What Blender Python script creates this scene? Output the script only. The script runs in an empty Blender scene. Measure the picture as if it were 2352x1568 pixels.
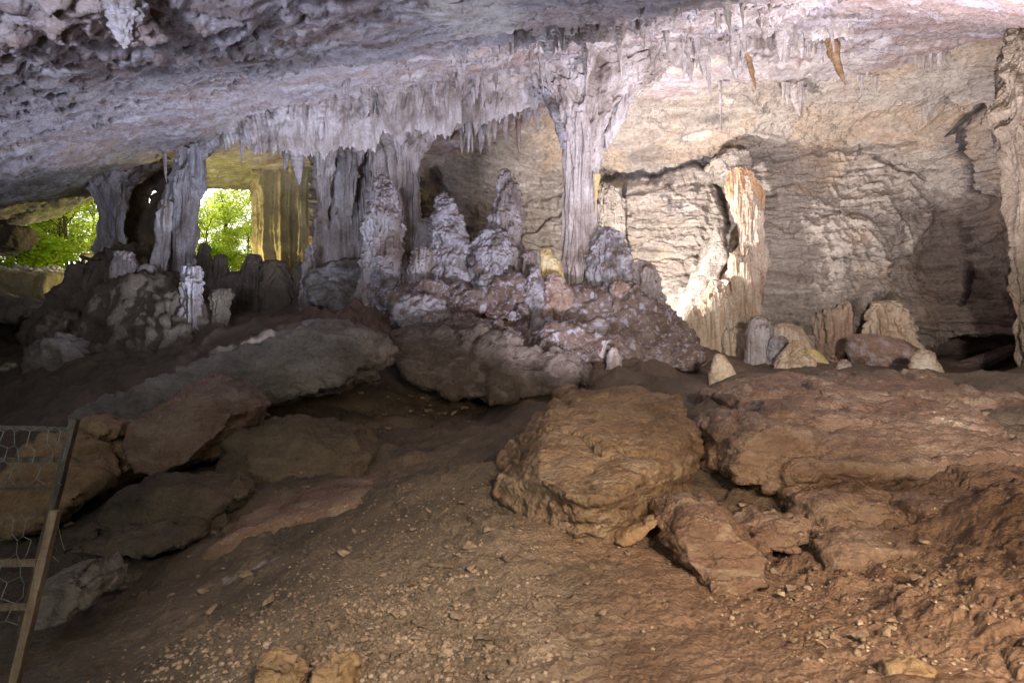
import bpy, bmesh, math, random
import numpy as np
from mathutils import Vector, Matrix

# ------------------------------------------------------------------ camera, sky, sun, lamps
SC = bpy.context.scene
COL = SC.collection
F = 1306.0                       # focal length in units of a 2352 px wide picture
EYE = 1.6
def P(u, v, d):                  # photo direction + distance along the view -> metres
    return np.array([(u - 1176.0) / F * d, d, EYE + (784.0 - v) / F * d])

cam_d = bpy.data.cameras.new('camera'); cam = bpy.data.objects.new('camera', cam_d); COL.objects.link(cam)
cam.location = (0, 0, EYE); cam.rotation_euler = (math.radians(90), 0, 0)
cam_d.sensor_width = 36; cam_d.lens = 36 * F / 2352; cam_d.clip_end = 2000; cam_d.clip_start = 0.05
SC.camera = cam

SUN_EL, SUN_AZ = math.radians(29), math.radians(-33)     # azimuth measured from +Y, negative = to the left
W = bpy.data.worlds.new('World'); SC.world = W; W.use_nodes = True
wn = W.node_tree.nodes; wl = W.node_tree.links
sky = wn.new('ShaderNodeTexSky'); sky.sky_type = 'NISHITA'; sky.sun_disc = False
sky.sun_elevation = SUN_EL; sky.sun_rotation = SUN_AZ
wn['Background'].inputs[1].default_value = 0.10
wl.new(sky.outputs[0], wn['Background'].inputs[0])

def lamp(name, kind, loc, target, power, color, size=0.3, spot=70, blend=0.9):
    l = bpy.data.lights.new(name, kind); l.energy = power; l.color = color
    if kind == 'SPOT': l.spot_size = math.radians(spot); l.spot_blend = blend; l.shadow_soft_size = size
    if kind == 'POINT': l.shadow_soft_size = size
    if kind == 'AREA': l.shape = 'DISK'; l.size = size
    o = bpy.data.objects.new(name, l); COL.objects.link(o); o.location = loc
    dv = Vector(target) - Vector(loc); o.rotation_euler = dv.to_track_quat('-Z', 'Y').to_euler()
    return o
sl = bpy.data.lights.new('sun', 'SUN'); sl.energy = 5.0; sl.angle = math.radians(0.5); sl.color = (1, 0.95, 0.82)
so = bpy.data.objects.new('sun', sl); COL.objects.link(so)
sd = Vector((math.sin(SUN_AZ) * math.cos(SUN_EL), math.cos(SUN_AZ) * math.cos(SUN_EL), math.sin(SUN_EL)))
so.rotation_euler = (-sd).to_track_quat('-Z', 'Y').to_euler()

COOL = (0.69, 0.76, 1.0); WARM = (1.0, 0.76, 0.5); WHITE = (1.0, 0.93, 0.9)
lamp('flood_and_fill_lamp', 'AREA', (-2.5, -3.5, 4.0), (-3.0, 7.0, 0), 140, (0.95, 1.0, 0.84), 2.5)  # added broad fill that lifts the dark left foreground
lamp('flood_and_fill_lamp', 'SPOT', (-3.0, -1.0, 0.9), (-4.2, 4.2, 5.0), 300, COOL, 0.4, 90)  # added cool fill for the dark upper-left ceiling
# lamps added as presumed show-cave floodlights and as fills; no fixture in view
lamp('flood_and_fill_lamp', 'SPOT', (-3.5, -4.0, 1.2), (-5.5, 6.5, 8.4), 3400, COOL, 0.7, 78)
lamp('flood_and_fill_lamp', 'SPOT', (1.4, -1.2, 3.4), (0.55, 3.2, 0), 1050, (1.0, 0.82, 0.62), 0.3, 62)
lamp('flood_and_fill_lamp', 'SPOT', (10.3, 13.5, 1.3), tuple(P(2200, 380, 18)), 130, (1.0, 0.8, 0.72), 0.12, 110)  # added fill that lifts the black right end of the wall
lamp('flood_and_fill_lamp', 'SPOT', tuple(P(1405, 690, 18.7)), tuple(P(1580, 440, 24)), 3100, WHITE, 0.2, 140)
lamp('flood_and_fill_lamp', 'SPOT', (6.6, 9.2, 1.6), (8.0, 14.5, 9.6), 3500, (0.96, 0.9, 1.0), 0.2, 110)
lamp('flood_and_fill_lamp', 'SPOT', (2.5, -1, 2.8), tuple(P(1850, 560, 20)), 3900, (1.0, 0.91, 0.84), 0.3, 62)
lamp('flood_and_fill_lamp', 'SPOT', (2.2, 9.2, 0.75), tuple(P(1130, 300, 18)), 1700, (0.88, 0.84, 1.0), 0.2, 85)
lamp('flood_and_fill_lamp', 'SPOT', (-5.6, 13.4, 1.5), (-8.5, 13.0, 8.0), 800, COOL, 0.2, 160)
lamp('flood_and_fill_lamp', 'SPOT', (0.2, 10.5, 0.8), (1.5, 10.5, 8.0), 650, COOL, 0.2, 150)
lamp('flood_and_fill_lamp', 'SPOT', (2.6, -0.5, 2.4), (2.6, 8.5, 0.2), 620, WARM, 0.25, 75)
lamp('flood_and_fill_lamp', 'POINT', tuple(P(482, 650, 23.8)), (0, 0, 0), 520, (1.0, 0.86, 0.42), 0.3)  # added yellow fill standing in for sun bounced into the passage
lamp('flood_and_fill_lamp', 'SPOT', (-13.6, 28.9, 9.9), (-5.0, 11.0, 0.5), 9000, (0.62, 1.0, 0.68), 0.4, 70)  # added green fill standing in for daylight spilling through the opening
lamp('flood_and_fill_lamp', 'POINT', tuple(P(120, 660, 23.4)), (0, 0, 0), 110, (0.75, 0.95, 0.35), 0.3)  # added green fill standing in for light bounced off the foliage

SC.view_settings.view_transform = 'Standard'; SC.view_settings.look = 'None'
SC.view_settings.exposure = 1.05; SC.view_settings.gamma = 1.0
SC.cycles.max_bounces = 5; SC.cycles.diffuse_bounces = 3; SC.cycles.sample_clamp_indirect = 4.0
try: SC.cycles.use_light_tree = True
except Exception: pass

# ------------------------------------------------------------------ noise in numpy
def _hash(ix, iy, iz, s=0):
    h = (ix.astype(np.int64) * 374761393 + iy.astype(np.int64) * 668265263 + iz.astype(np.int64) * 2147483647 // 7 + s * 974634777) & 0xffffffff
    h = (h ^ (h >> 13)) * 1274126177 & 0xffffffff
    h = (h ^ (h >> 16)) * 2246822519 & 0xffffffff
    return ((h ^ (h >> 15)) & 0xffffff).astype(np.float64) / 0xffffff
def vnoise(p, s=0):              # smooth value noise, -1..1
    i = np.floor(p); f = p - i; f = f * f * f * (f * (f * 6 - 15) + 10)
    x, y, z = i[:, 0], i[:, 1], i[:, 2]; fx, fy, fz = f[:, 0], f[:, 1], f[:, 2]
    def c(a, b, d): return _hash(x + a, y + b, z + d, s)
    a = c(0,0,0) * (1-fx) + c(1,0,0) * fx; b = c(0,1,0) * (1-fx) + c(1,1,0) * fx
    d = c(0,0,1) * (1-fx) + c(1,0,1) * fx; e = c(0,1,1) * (1-fx) + c(1,1,1) * fx
    return ((a * (1-fy) + b * fy) * (1-fz) + (d * (1-fy) + e * fy) * fz) * 2 - 1
ROT = np.array([[0.8, 0.36, 0.48], [-0.6, 0.48, 0.64], [0.0, -0.8, 0.6]])
def fbm(p, octv=4, s=0, gain=0.5, rot=True):
    r = np.zeros(len(p)); a = 1.0; q = p.copy()
    for k in range(octv):
        r += a * vnoise(q, s + k); a *= gain; q = (q @ ROT if rot else q) * 2.03 + 7.1
    return r
def ridged(p, octv=4, s=0, gain=0.5, rot=True):
    r = np.zeros(len(p)); a = 1.0; q = p.copy()
    for k in range(octv):
        r += a * (1 - np.abs(vnoise(q, s + k)) * 2); a *= gain; q = (q @ ROT if rot else q) * 2.03 + 3.7
    return r
def worley(p, s=0):              # distance to the nearest of scattered points
    i = np.floor(p); best = np.full(len(p), 9.0)
    for a in (-1, 0, 1):
        for b in (-1, 0, 1):
            for c in (-1, 0, 1):
                x, y, z = i[:, 0] + a, i[:, 1] + b, i[:, 2] + c
                dx = x + _hash(x, y, z, s) - p[:, 0]; dy = y + _hash(x, y, z, s + 11) - p[:, 1]; dz = z + _hash(x, y, z, s + 23) - p[:, 2]
                best = np.minimum(best, dx * dx + dy * dy + dz * dz)
    return np.sqrt(best)
def cells(p, s=0):               # nearest scattered point: (F2 - F1, random level, offset from the point)
    i = np.floor(p); b1 = np.full(len(p), 9.0); b2 = np.full(len(p), 9.0); rid = np.zeros(len(p)); off = np.zeros((len(p), 3))
    for a in (-1, 0, 1):
        for b in (-1, 0, 1):
            for c in (-1, 0, 1):
                x, y, z = i[:, 0] + a, i[:, 1] + b, i[:, 2] + c
                d = np.stack([x + _hash(x, y, z, s), y + _hash(x, y, z, s + 11), z + _hash(x, y, z, s + 23)], 1) - p; q = (d * d).sum(1)
                near = q < b1; b2 = np.where(near, b1, np.minimum(b2, q)); b1 = np.where(near, q, b1); rid = np.where(near, _hash(x, y, z, s + 41), rid); off[near] = d[near]
    return np.sqrt(b2) - np.sqrt(b1), rid, off
def facets(p, s=0):              # tilted planar breaks, about -0.5..0.5
    e, r, o = cells(p, s); t = np.stack([np.sin(r * 91), np.sin(r * 57 + 1), np.sin(r * 33 + 2)], 1)
    return (r - 0.5) * 0.6 + (o * t).sum(1) * 0.8 - 0.25 * sstep(0.10, 0.0, e)
def sstep(a, b, x):
    t = np.clip((x - a) / (b - a), 0, 1); return t * t * (3 - 2 * t)

# surface reliefs, metres along the normal
def relief(kind, p, sc=1.0):
    if kind == 'rock':
        q = p / sc
        return sc * (0.16 * fbm(q * 1.1, 3, 1) + 0.05 * ridged(q * 2.4, 4, 5) + 0.02 * fbm(q * 9, 3, 9))
    if kind == 'boulder':        # planar breaks and pits
        q = p / sc; w = worley(q * 1.6 + 0.25 * fbm(q * 2, 2, 3)[:, None], 2)
        return sc * (0.10 * fbm(q * 0.9, 2, 1) - 0.06 * w + 0.13 * facets(q * 1.5 + 0.1 * fbm(q * 3, 2, 6)[:, None], 12) + 0.05 * facets(q * 4.3, 13) + 0.016 * facets(q * 12, 16) + 0.03 * ridged(q * np.array([2, 2, 4.5]), 4, 5) + 0.02 * fbm(q * 8, 4, 8))
    if kind == 'strata':         # layered break faces and ripples over a big block
        q = p / sc; w = fbm(q * 0.8, 3, 31); sh_ = q @ np.array([[1, 0, 0.1], [0, 1, 0.22], [0, 0, 1]]); lay = (sh_[:, 2] + 0.16 * w) * 5.0; t = lay - np.floor(lay)
        return sc * (0.06 * w + 0.11 * facets(q * np.array([0.9, 0.9, 2.2]) + 0.15 * w[:, None], 14) + 0.045 * facets(q * np.array([2.6, 2.6, 7.0]), 15) + 0.015 * facets(q * np.array([9, 9, 18.]), 17) + 0.045 * (sstep(0, .8, t) - sstep(.88, 1, t)) + 0.02 * ridged(q * np.array([3, 5, 5]), 4, 33, 0.6) + 0.012 * fbm(q * 14, 3, 8))
    if kind == 'mud':            # mud-smoothed boulder
        q = p / sc
        return sc * (0.12 * fbm(q * 1.0, 2, 1) + 0.03 * ridged(q * np.array([3, 3, 6.]), 3, 5) + 0.012 * fbm(q * 14, 3, 8))
    if kind == 'flute':          # vertical drapery folds
        w = 0.35 * fbm(p * np.array([1.2, 1.2, 0.8]) / sc, 2, 3)
        q = (p + w[:, None] * 0.15 * sc) / sc * np.array([3.8, 3.8, 0.20])
        return sc * (0.15 * ridged(q, 3, 2, 0.5, False) + 0.05 * fbm(p / sc * np.array([2, 2, 1.2]), 4, 7) + 0.02 * fbm(p / sc * 8, 3, 9)) - 0.12 * sc
    if kind == 'tier':           # stalagmite with overlapping dripping tiers
        q = p / sc; zz = q[:, 2] * 2.0 + 0.7 * fbm(q * 1.5, 2, 4)
        t = zz - np.floor(zz); g = ridged(q * np.array([5.5, 5.5, 0.45]), 3, 2, 0.5, False)
        return sc * (0.06 * (1 - t) * (0.3 + 0.7 * g) + 0.10 * g + 0.12 * fbm(q * 1.8, 4, 7) - 0.05 * worley(q * 5, 8)) - 0.05 * sc
    if kind == 'pop':            # cave popcorn
        q = p / sc
        return sc * (0.17 * fbm(q * 1.6, 3, 1) + 0.14 * (0.6 - worley(q * 3.8, 3)) + 0.11 * (0.6 - worley(q * 8, 6)) + 0.02 * fbm(q * 22, 2, 9))
    return np.zeros(len(p))

# ------------------------------------------------------------------ thin-plate surfaces z(x, y)
class TPS:
    def __init__(self, pts, lam=0.02):
        pts = np.array(pts, float); self.xy = pts[:, :2]; n = len(pts)
        K = self.k(np.linalg.norm(self.xy[:, None] - self.xy[None], axis=2)) + lam * np.eye(n)
        A = np.zeros((n + 3, n + 3)); A[:n, :n] = K; A[:n, n] = 1; A[:n, n+1:] = self.xy; A[n, :n] = 1; A[n+1:, :n] = self.xy.T
        b = np.zeros(n + 3); b[:n] = pts[:, 2]; self.w = np.linalg.solve(A, b); self.n = n
    def k(self, r): return np.where(r > 1e-9, r * r * np.log(np.maximum(r, 1e-9)), 0)
    def __call__(self, x, y):
        x = np.atleast_1d(np.asarray(x, float)); y = np.atleast_1d(np.asarray(y, float)); out = np.zeros(x.shape) + self.w[self.n] + self.w[self.n+1] * x + self.w[self.n+2] * y
        for i in range(self.n):
            out += self.w[i] * self.k(np.hypot(x - self.xy[i, 0], y - self.xy[i, 1]))
        return out

FLOOR = [P(*a) for a in [
    (1176,1568,2.6),(600,1568,2.9),(1900,1568,2.45),(2352,1568,2.2),(2352,1330,3.0),(2352,1130,4.3),(2100,1250,4.1),(1850,1400,3.4),
    (1600,1330,3.9),(1700,1240,4.7),(1400,1290,4.15),(1176,1200,5.0),(1000,1000,9.2),(1100,930,12.3),(900,930,12.3),(700,1010,9.8),
    (850,1150,6.0),(600,1300,4.6),(400,1330,5.0),(200,1440,4.5),(0,1380,5.2),(100,1150,7.6),(300,1120,7.4),(0,960,12),(0,800,18),(0,720,21.5),
    (330,780,16),(200,880,13),(450,880,12),(560,740,17),(650,720,18),(1150,860,14.3),
    (1000,720,16.2),(1150,690,17),(1300,670,18.2),(1430,710,17.6),(1560,800,16.4),(1250,760,15.2),(1420,810,14.6),(870,640,19),(1100,640,20),
    (1500,870,12.5),(1650,870,11.5),(1800,850,14),(2000,850,16),(2200,865,16),(1700,830,18),(2352,890,15),(1900,900,8.8),(2200,905,8.2),
    (1800,1110,5.7),(2150,1100,5.2),(1560,1000,7.6),(2352,1075,5.2)]]
FLOOR += [(-3,-2,-0.2),(3,-2,0.1),(0,0,0),(-9,2,-0.8),(9,2,1.6),(-14,8,-0.2),(16,10,2.0),(20,20,1.5),(-24,14,3.5),(0,24,2.2),(8,24,1.2),
          (-26,24,4.0),(-18,24.5,4.2),(-14,26,4.4),(-12,30,4.4),(-20,32,4.6),(-28,36,5.2),(-10,40,5.0),(0,40,5),(20,40,5),(0,-10,0),(12,-8,1),(-12,-8,0)]
floor_s = TPS(FLOOR)
CEIL = [P(*a) for a in [
    (0,0,5.6),(300,0,5.8),(600,0,6.2),(900,0,6.6),(1176,0,7.2),(1480,0,8.6),(1750,0,10.6),(2060,0,11),(2352,0,9.6),
    (0,200,8.2),(300,180,8.8),(600,160,9.8),(900,130,11),(1176,100,12.4),(1500,70,13.8),(1750,60,14.4),(2050,60,14),(2352,60,12),
    (0,400,14),(200,400,17),(300,340,16),(480,330,18.5),(300,260,11.5),(600,280,16.5),(760,240,16.8),(900,200,16),(1176,150,16.5),(1450,110,17),(1700,110,17),(1900,110,16.5),
    (0,520,20.6),(120,492,21.8),(225,450,22.8),(480,352,21),(600,350,22),(700,350,20.5),(480,400,25),(600,400,26),(470,438,28),(590,442,28),(700,400,26),
    (870,290,19.5),(960,300,20),(1100,270,20),(1240,232,20),(1460,195,20),(1700,180,19),(1950,148,18),(2250,95,16.2)]]
CEIL += [(0,0,4.6),(-4,-3,4.4),(4,-3,4.8),(-10,2,4.6),(9,2,5.5),(-18,8,4.6),(15,8,6.6),(-24,16,5.2),(-12,-8,4.5),(0,-10,4.6),(12,-8,5.5),(-26,22,5.2),(0,30,10),(10,30,10),(22,16,8)]
ceil_s = TPS(CEIL)
LIPX = [-40,-18.9,-17.4,-16.2,-15.6,-9.0,0]; LIPY = [20.6,21,22.4,23,28,28.2,40]
def ceil_z(x, y):
    x = np.atleast_1d(x); y = np.atleast_1d(y)
    z = ceil_s(x, y); lip = np.interp(x, LIPX, LIPY)
    return z + np.maximum(0, y - lip) ** 1.0 * 2.2
def hit(fn, u, v, d0=3.0, d1=30.0, above=True):   # where the line of sight meets a surface
    ds = np.linspace(d0, d1, 900); x = (u - 1176) / F * ds; z = EYE + (784 - v) / F * ds
    s = fn(x, ds) - z
    k = np.where(s < 0)[0] if above else np.where(s > 0)[0]
    return float(ds[k[0]]) if len(k) else None

# ------------------------------------------------------------------ mesh helpers
def np_mesh(name, verts, quads, smooth=True):
    me = bpy.data.meshes.new(name); verts = np.ascontiguousarray(verts, np.float32); quads = np.ascontiguousarray(quads, np.int32)
    k = quads.shape[1]; me.vertices.add(len(verts)); me.vertices.foreach_set('co', verts.ravel())
    me.loops.add(quads.size); me.loops.foreach_set('vertex_index', quads.ravel())
    me.polygons.add(len(quads)); me.polygons.foreach_set('loop_start', np.arange(0, quads.size, k, dtype=np.int32))
    me.update(calc_edges=True)
    if smooth: me.polygons.foreach_set('use_smooth', np.ones(len(quads), bool))
    me.validate(); return me
def grid_quads(n, m, wrap=False):
    i = np.arange(n - 1)[:, None]; mm = m if wrap else m - 1; j = np.arange(mm)[None]
    j2 = (j + 1) % m
    return np.stack([i * m + j, i * m + j2, (i + 1) * m + j2, (i + 1) * m + j], -1).reshape(-1, 4)
def grid_normals(V, wrap=False):
    du = np.gradient(V, axis=0)
    dv = (np.roll(V, -1, 1) - np.roll(V, 1, 1)) if wrap else np.gradient(V, axis=1)
    n = np.cross(du, dv); return n / np.maximum(np.linalg.norm(n, axis=2, keepdims=True), 1e-9)
def tag(o, label=None, cat=None, group=None, kind=None):
    if label: o['label'] = label
    if cat: o['category'] = cat
    if group: o['group'] = group
    if kind: o['kind'] = kind
    return o
def link(name, me, m, parent=None, origin=None):
    o = bpy.data.objects.new(name, me); COL.objects.link(o)
    if m is not None and len(me.materials) == 0: me.materials.append(m)
    if origin is not None:
        me.transform(Matrix.Translation(-Vector(origin))); o.location = Vector(origin)
    if parent is not None:
        o.parent = parent
        if origin is not None: o.location = Vector(origin) - parent.location
    return o
def empty(name, loc, label, cat, group=None):
    o = bpy.data.objects.new(name, None); COL.objects.link(o); o.location = Vector(loc); o.empty_display_size = 0.2
    return tag(o, label, cat, group)
def set_attr(me, name, arr):
    a = me.attributes.new(name, 'FLOAT_COLOR', 'POINT'); c = np.ones((len(arr), 4), np.float32); c[:, :arr.shape[1]] = arr
    a.data.foreach_set('color', c.ravel())

# ------------------------------------------------------------------ materials
def rock_mat(name, cols, scale=1.0, mud=None, mud_amt=0.0, rough=0.85, bump=0.5, aniso=(1,1,1), fine=30.0, spot=None, spot_amt=0.0, zones=None, streak=None, wet=0.0):
    m = bpy.data.materials.new(name); m.use_nodes = True; nt = m.node_tree; N = nt.nodes; L = nt.links
    b = N['Principled BSDF']
    geo = N.new('ShaderNodeNewGeometry'); mp = N.new('ShaderNodeMapping'); mp.inputs['Scale'].default_value = aniso
    L.new(geo.outputs['Position'], mp.inputs['Vector']); vec = mp.outputs[0]
    def noise(sc, det=8, rgh=0.6, dist=0.0, v=vec):
        n = N.new('ShaderNodeTexNoise'); n.inputs['Scale'].default_value = sc; n.inputs['Detail'].default_value = det
        n.inputs['Roughness'].default_value = rgh; n.inputs['Distortion'].default_value = dist; L.new(v, n.inputs['Vector']); return n.outputs['Fac']
    def ramp(fac, stops):
        r = N.new('ShaderNodeValToRGB'); L.new(fac, r.inputs[0]); e = r.color_ramp.elements
        while len(e) < len(stops): e.new(0.5)
        for k, (p, c) in enumerate(stops): e[k].position = p; e[k].color = (*c, 1) if len(c) == 3 else c
        return r.outputs[0]
    def mix(f, a, c, blend='MIX'):
        x = N.new('ShaderNodeMix'); x.data_type = 'RGBA'; x.blend_type = blend
        if isinstance(f, float): x.inputs[0].default_value = f
        else: L.new(f, x.inputs[0])
        for s, q in ((6, a), (7, c)):
            if isinstance(q, tuple): x.inputs[s].default_value = (*q, 1)
            else: L.new(q, x.inputs[s])
        return x.outputs[2]
    def mth(op, a, c):
        x = N.new('ShaderNodeMath'); x.operation = op
        for s, q in ((0, a), (1, c)):
            if isinstance(q, (int, float)): x.inputs[s].default_value = q
            else: L.new(q, x.inputs[s])
        return x.outputs[0]
    n1 = noise(0.55 * scale, 9, 0.62, 0.6)
    ks = [0.33 + 0.34 * k / (len(cols) - 1) for k in range(len(cols))]
    col = ramp(n1, list(zip(ks, cols)))
    if zones:
        at = N.new('ShaderNodeAttribute'); at.attribute_name = 'zone'; sp = N.new('ShaderNodeSeparateColor'); L.new(at.outputs['Color'], sp.inputs[0])
        n6 = noise(2.2 * scale, 8, 0.65, 0.3)
        for k, zc in enumerate(zones):
            if zc is None: continue
            zcol = ramp(n6, [(0.36, zc[0]), (0.64, zc[1])])
            col = mix(sp.outputs[k], col, zcol)
    if spot is not None:
        n2 = noise(1.7 * scale, 9, 0.68, 0.8); f2 = ramp(n2, [(0.52, (0,0,0)), (0.60, (1,1,1))])
        col = mix(mth('MULTIPLY', f2, spot_amt), col, spot)
    if streak is not None:
        mp2 = N.new('ShaderNodeMapping'); mp2.inputs['Scale'].default_value = (3.5, 3.5, 0.25); L.new(geo.outputs['Position'], mp2.inputs['Vector'])
        n3 = noise(1.0, 6, 0.6, 0.2, mp2.outputs[0]); f3 = ramp(n3, [(0.5, (0,0,0)), (0.62, (1,1,1))])
        col = mix(mth('MULTIPLY', f3, 0.6), col, streak)
    if mud is not None and mud_amt > 0:
        sx = N.new('ShaderNodeSeparateXYZ'); L.new(geo.outputs['Normal'], sx.inputs[0])
        n4 = noise(2.5 * scale, 6, 0.6)
        f4 = mth('ADD', sx.outputs[2], mth('MULTIPLY', mth('SUBTRACT', n4, 0.5), 1.6))
        f4 = ramp(f4, [(0.30, (0,0,0)), (0.62, (1,1,1))])
        col = mix(mth('MULTIPLY', f4, mud_amt), col, mud)
    # fine mottling
    n5 = noise(fine * 0.5, 6, 0.7, 0.0, geo.outputs['Position']); f5 = ramp(n5, [(0.30, (0.62,0.60,0.58)), (0.5, (1,1,1)), (0.72, (1.25,1.24,1.22))])
    col = mix(0.8, col, f5, 'MULTIPLY')
    L.new(col, b.inputs['Base Color'])
    if wet > 0:
        nr = noise(3.0, 5, 0.6, 0.0, geo.outputs['Position']); rr = N.new('ShaderNodeMapRange'); L.new(nr, rr.inputs[0])
        rr.inputs[1].default_value = 0.4; rr.inputs[2].default_value = 0.6; rr.inputs[3].default_value = rough; rr.inputs[4].default_value = rough - wet
        L.new(rr.outputs[0], b.inputs['Roughness'])
    else: b.inputs['Roughness'].default_value = rough
    b.inputs['Specular IOR Level'].default_value = 0.3 + wet
    h1 = noise(fine * 0.35, 10, 0.72, 0.4); vo = N.new('ShaderNodeTexVoronoi'); vo.inputs['Scale'].default_value = fine; L.new(geo.outputs['Position'], vo.inputs['Vector'])
    hh = mth('ADD', h1, mth('MULTIPLY', vo.outputs['Distance'], 0.35))
    bp = N.new('ShaderNodeBump'); bp.inputs['Strength'].default_value = bump; bp.inputs['Distance'].default_value = 1.6 / fine
    L.new(hh, bp.inputs['Height']); L.new(bp.outputs[0], b.inputs['Normal'])
    return m

M = {}
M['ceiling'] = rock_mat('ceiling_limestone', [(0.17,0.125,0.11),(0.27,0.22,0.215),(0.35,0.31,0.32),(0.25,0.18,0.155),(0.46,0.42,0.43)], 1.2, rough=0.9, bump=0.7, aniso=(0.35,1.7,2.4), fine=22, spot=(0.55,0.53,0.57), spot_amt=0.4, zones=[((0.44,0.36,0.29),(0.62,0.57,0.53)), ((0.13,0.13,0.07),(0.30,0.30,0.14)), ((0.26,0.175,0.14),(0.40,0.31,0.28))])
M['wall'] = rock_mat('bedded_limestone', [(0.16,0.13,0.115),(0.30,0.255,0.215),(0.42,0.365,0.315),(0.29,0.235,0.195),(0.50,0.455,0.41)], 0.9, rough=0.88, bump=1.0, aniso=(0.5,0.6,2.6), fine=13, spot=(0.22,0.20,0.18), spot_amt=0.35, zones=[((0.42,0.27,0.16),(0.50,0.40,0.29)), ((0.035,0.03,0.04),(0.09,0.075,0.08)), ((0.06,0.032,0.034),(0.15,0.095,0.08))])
M['floor'] = rock_mat('cave_earth', [(0.055,0.042,0.030),(0.10,0.074,0.052),(0.15,0.11,0.078)], 1.3, rough=0.8, bump=0.9, fine=46, zones=[((0.13,0.072,0.043),(0.22,0.135,0.09)), ((0.10,0.06,0.042),(0.20,0.135,0.11)), ((0.20,0.15,0.105),(0.34,0.26,0.19))], wet=0.07)
M['form'] = rock_mat('pale_dripstone', [(0.17,0.13,0.115),(0.36,0.31,0.29),(0.48,0.43,0.42),(0.58,0.54,0.54)], 1.9, mud=(0.20,0.125,0.085), mud_amt=0.75, rough=0.75, bump=0.8, aniso=(1,1,0.55), fine=30, streak=(0.24,0.19,0.16))
M['stalag'] = rock_mat('grey_dripstone', [(0.12,0.09,0.075),(0.24,0.20,0.185),(0.36,0.33,0.335),(0.47,0.45,0.48)], 2.2, mud=(0.15,0.09,0.06), mud_amt=0.9, rough=0.7, bump=0.9, aniso=(1,1,0.5), fine=28, streak=(0.15,0.115,0.095), wet=0.1)
M['popdark'] = rock_mat('dark_popcorn', [(0.06,0.05,0.04),(0.13,0.115,0.105),(0.25,0.235,0.245)], 3.0, mud=(0.10,0.07,0.05), mud_amt=0.6, rough=0.7, bump=1.0, fine=26)  # darker popcorn mix for the shoulder below the curtain
M['popcorn'] = rock_mat('blue_grey_popcorn', [(0.09,0.07,0.06),(0.20,0.185,0.19),(0.38,0.37,0.41),(0.16,0.11,0.09)], 3.2, mud=(0.17,0.10,0.07), mud_amt=0.7, rough=0.6, bump=1.0, fine=26, wet=0.15)
M['slopemix'] = rock_mat('frosted_brown_flowstone', [(0.085,0.055,0.040),(0.15,0.10,0.078),(0.22,0.17,0.15)], 3.4, spot=(0.40,0.40,0.47), spot_amt=0.8, rough=0.6, bump=1.0, fine=24, wet=0.2)
M['mudform'] = rock_mat('brown_flowstone', [(0.14,0.08,0.055),(0.25,0.16,0.12),(0.34,0.25,0.21)], 2.0, spot=(0.45,0.44,0.5), spot_amt=0.5, rough=0.55, bump=0.8, fine=24, wet=0.25)
M['cream'] = rock_mat('cream_flowstone', [(0.33,0.25,0.17),(0.47,0.39,0.30),(0.60,0.53,0.45)], 1.6, rough=0.7, bump=0.8, aniso=(1.4,1.4,0.4), fine=24, streak=(0.42,0.29,0.17), mud=(0.26,0.16,0.10), mud_amt=0.6)
M['cream2'] = rock_mat('pale_wall_flowstone', [(0.30,0.22,0.16),(0.44,0.36,0.28),(0.52,0.45,0.37)], 1.2, rough=0.75, bump=0.8, fine=18, streak=(0.40,0.24,0.17), spot=(0.46,0.31,0.24), spot_amt=0.5)
M['orange'] = rock_mat('orange_striped_flowstone', [(0.36,0.19,0.10),(0.48,0.31,0.19),(0.60,0.49,0.41)], 1.4, rough=0.65, bump=0.4, aniso=(2.6,2.6,0.2), fine=20, streak=(0.62,0.40,0.2))
M['yellow'] = rock_mat('yellow_dripstone', [(0.36,0.25,0.10),(0.50,0.38,0.18),(0.58,0.50,0.32)], 2.0, rough=0.7, bump=0.6, fine=26)
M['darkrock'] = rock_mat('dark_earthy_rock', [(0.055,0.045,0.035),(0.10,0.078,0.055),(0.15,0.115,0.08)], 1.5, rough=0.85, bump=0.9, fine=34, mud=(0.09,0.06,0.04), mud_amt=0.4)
M['mound'] = rock_mat('dull_flowstone', [(0.075,0.056,0.04),(0.12,0.092,0.068),(0.18,0.145,0.11)], 1.2, rough=0.85, bump=0.9, fine=26, mud=(0.12,0.09,0.06), mud_amt=0.5)
M['greyrock'] = rock_mat('grey_boulder_stone', [(0.12,0.10,0.085),(0.20,0.17,0.145),(0.30,0.26,0.23)], 1.3, rough=0.75, bump=0.9, fine=30, aniso=(1,1,1.6), wet=0.1)
M['tanrock'] = rock_mat('ochre_boulder_stone', [(0.17,0.10,0.05),(0.26,0.165,0.09),(0.34,0.24,0.15)], 1.6, rough=0.8, bump=0.8, fine=36, aniso=(1,1,1.8), spot=(0.13,0.085,0.055), spot_amt=0.5)
M['bigrock'] = rock_mat('ochre_clay_stone', [(0.11,0.063,0.035),(0.18,0.112,0.066),(0.28,0.195,0.125)], 1.8, rough=0.7, bump=0.9, fine=30, aniso=(1,1,2.0), spot=(0.36,0.28,0.20), spot_amt=0.4, wet=0.15)
M['tanwall'] = rock_mat('brown_hanging_rock', [(0.13,0.10,0.075),(0.24,0.19,0.14),(0.36,0.30,0.235)], 1.5, rough=0.85, bump=0.9, fine=20)
M['darkgrey'] = rock_mat('earthy_base_stone', [(0.075,0.058,0.045),(0.13,0.10,0.08),(0.20,0.165,0.14)], 1.4, rough=0.75, bump=1.0, fine=26, aniso=(1,1,1.6), spot=(0.25,0.22,0.20), spot_amt=0.5)
M['redrock'] = rock_mat('clay_coated_stone', [(0.085,0.045,0.028),(0.15,0.085,0.053),(0.23,0.15,0.105)], 1.4, rough=0.58, bump=0.8, fine=34, aniso=(0.8,0.8,2.2), wet=0.42, spot=(0.30,0.23,0.17), spot_amt=0.45)
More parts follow.
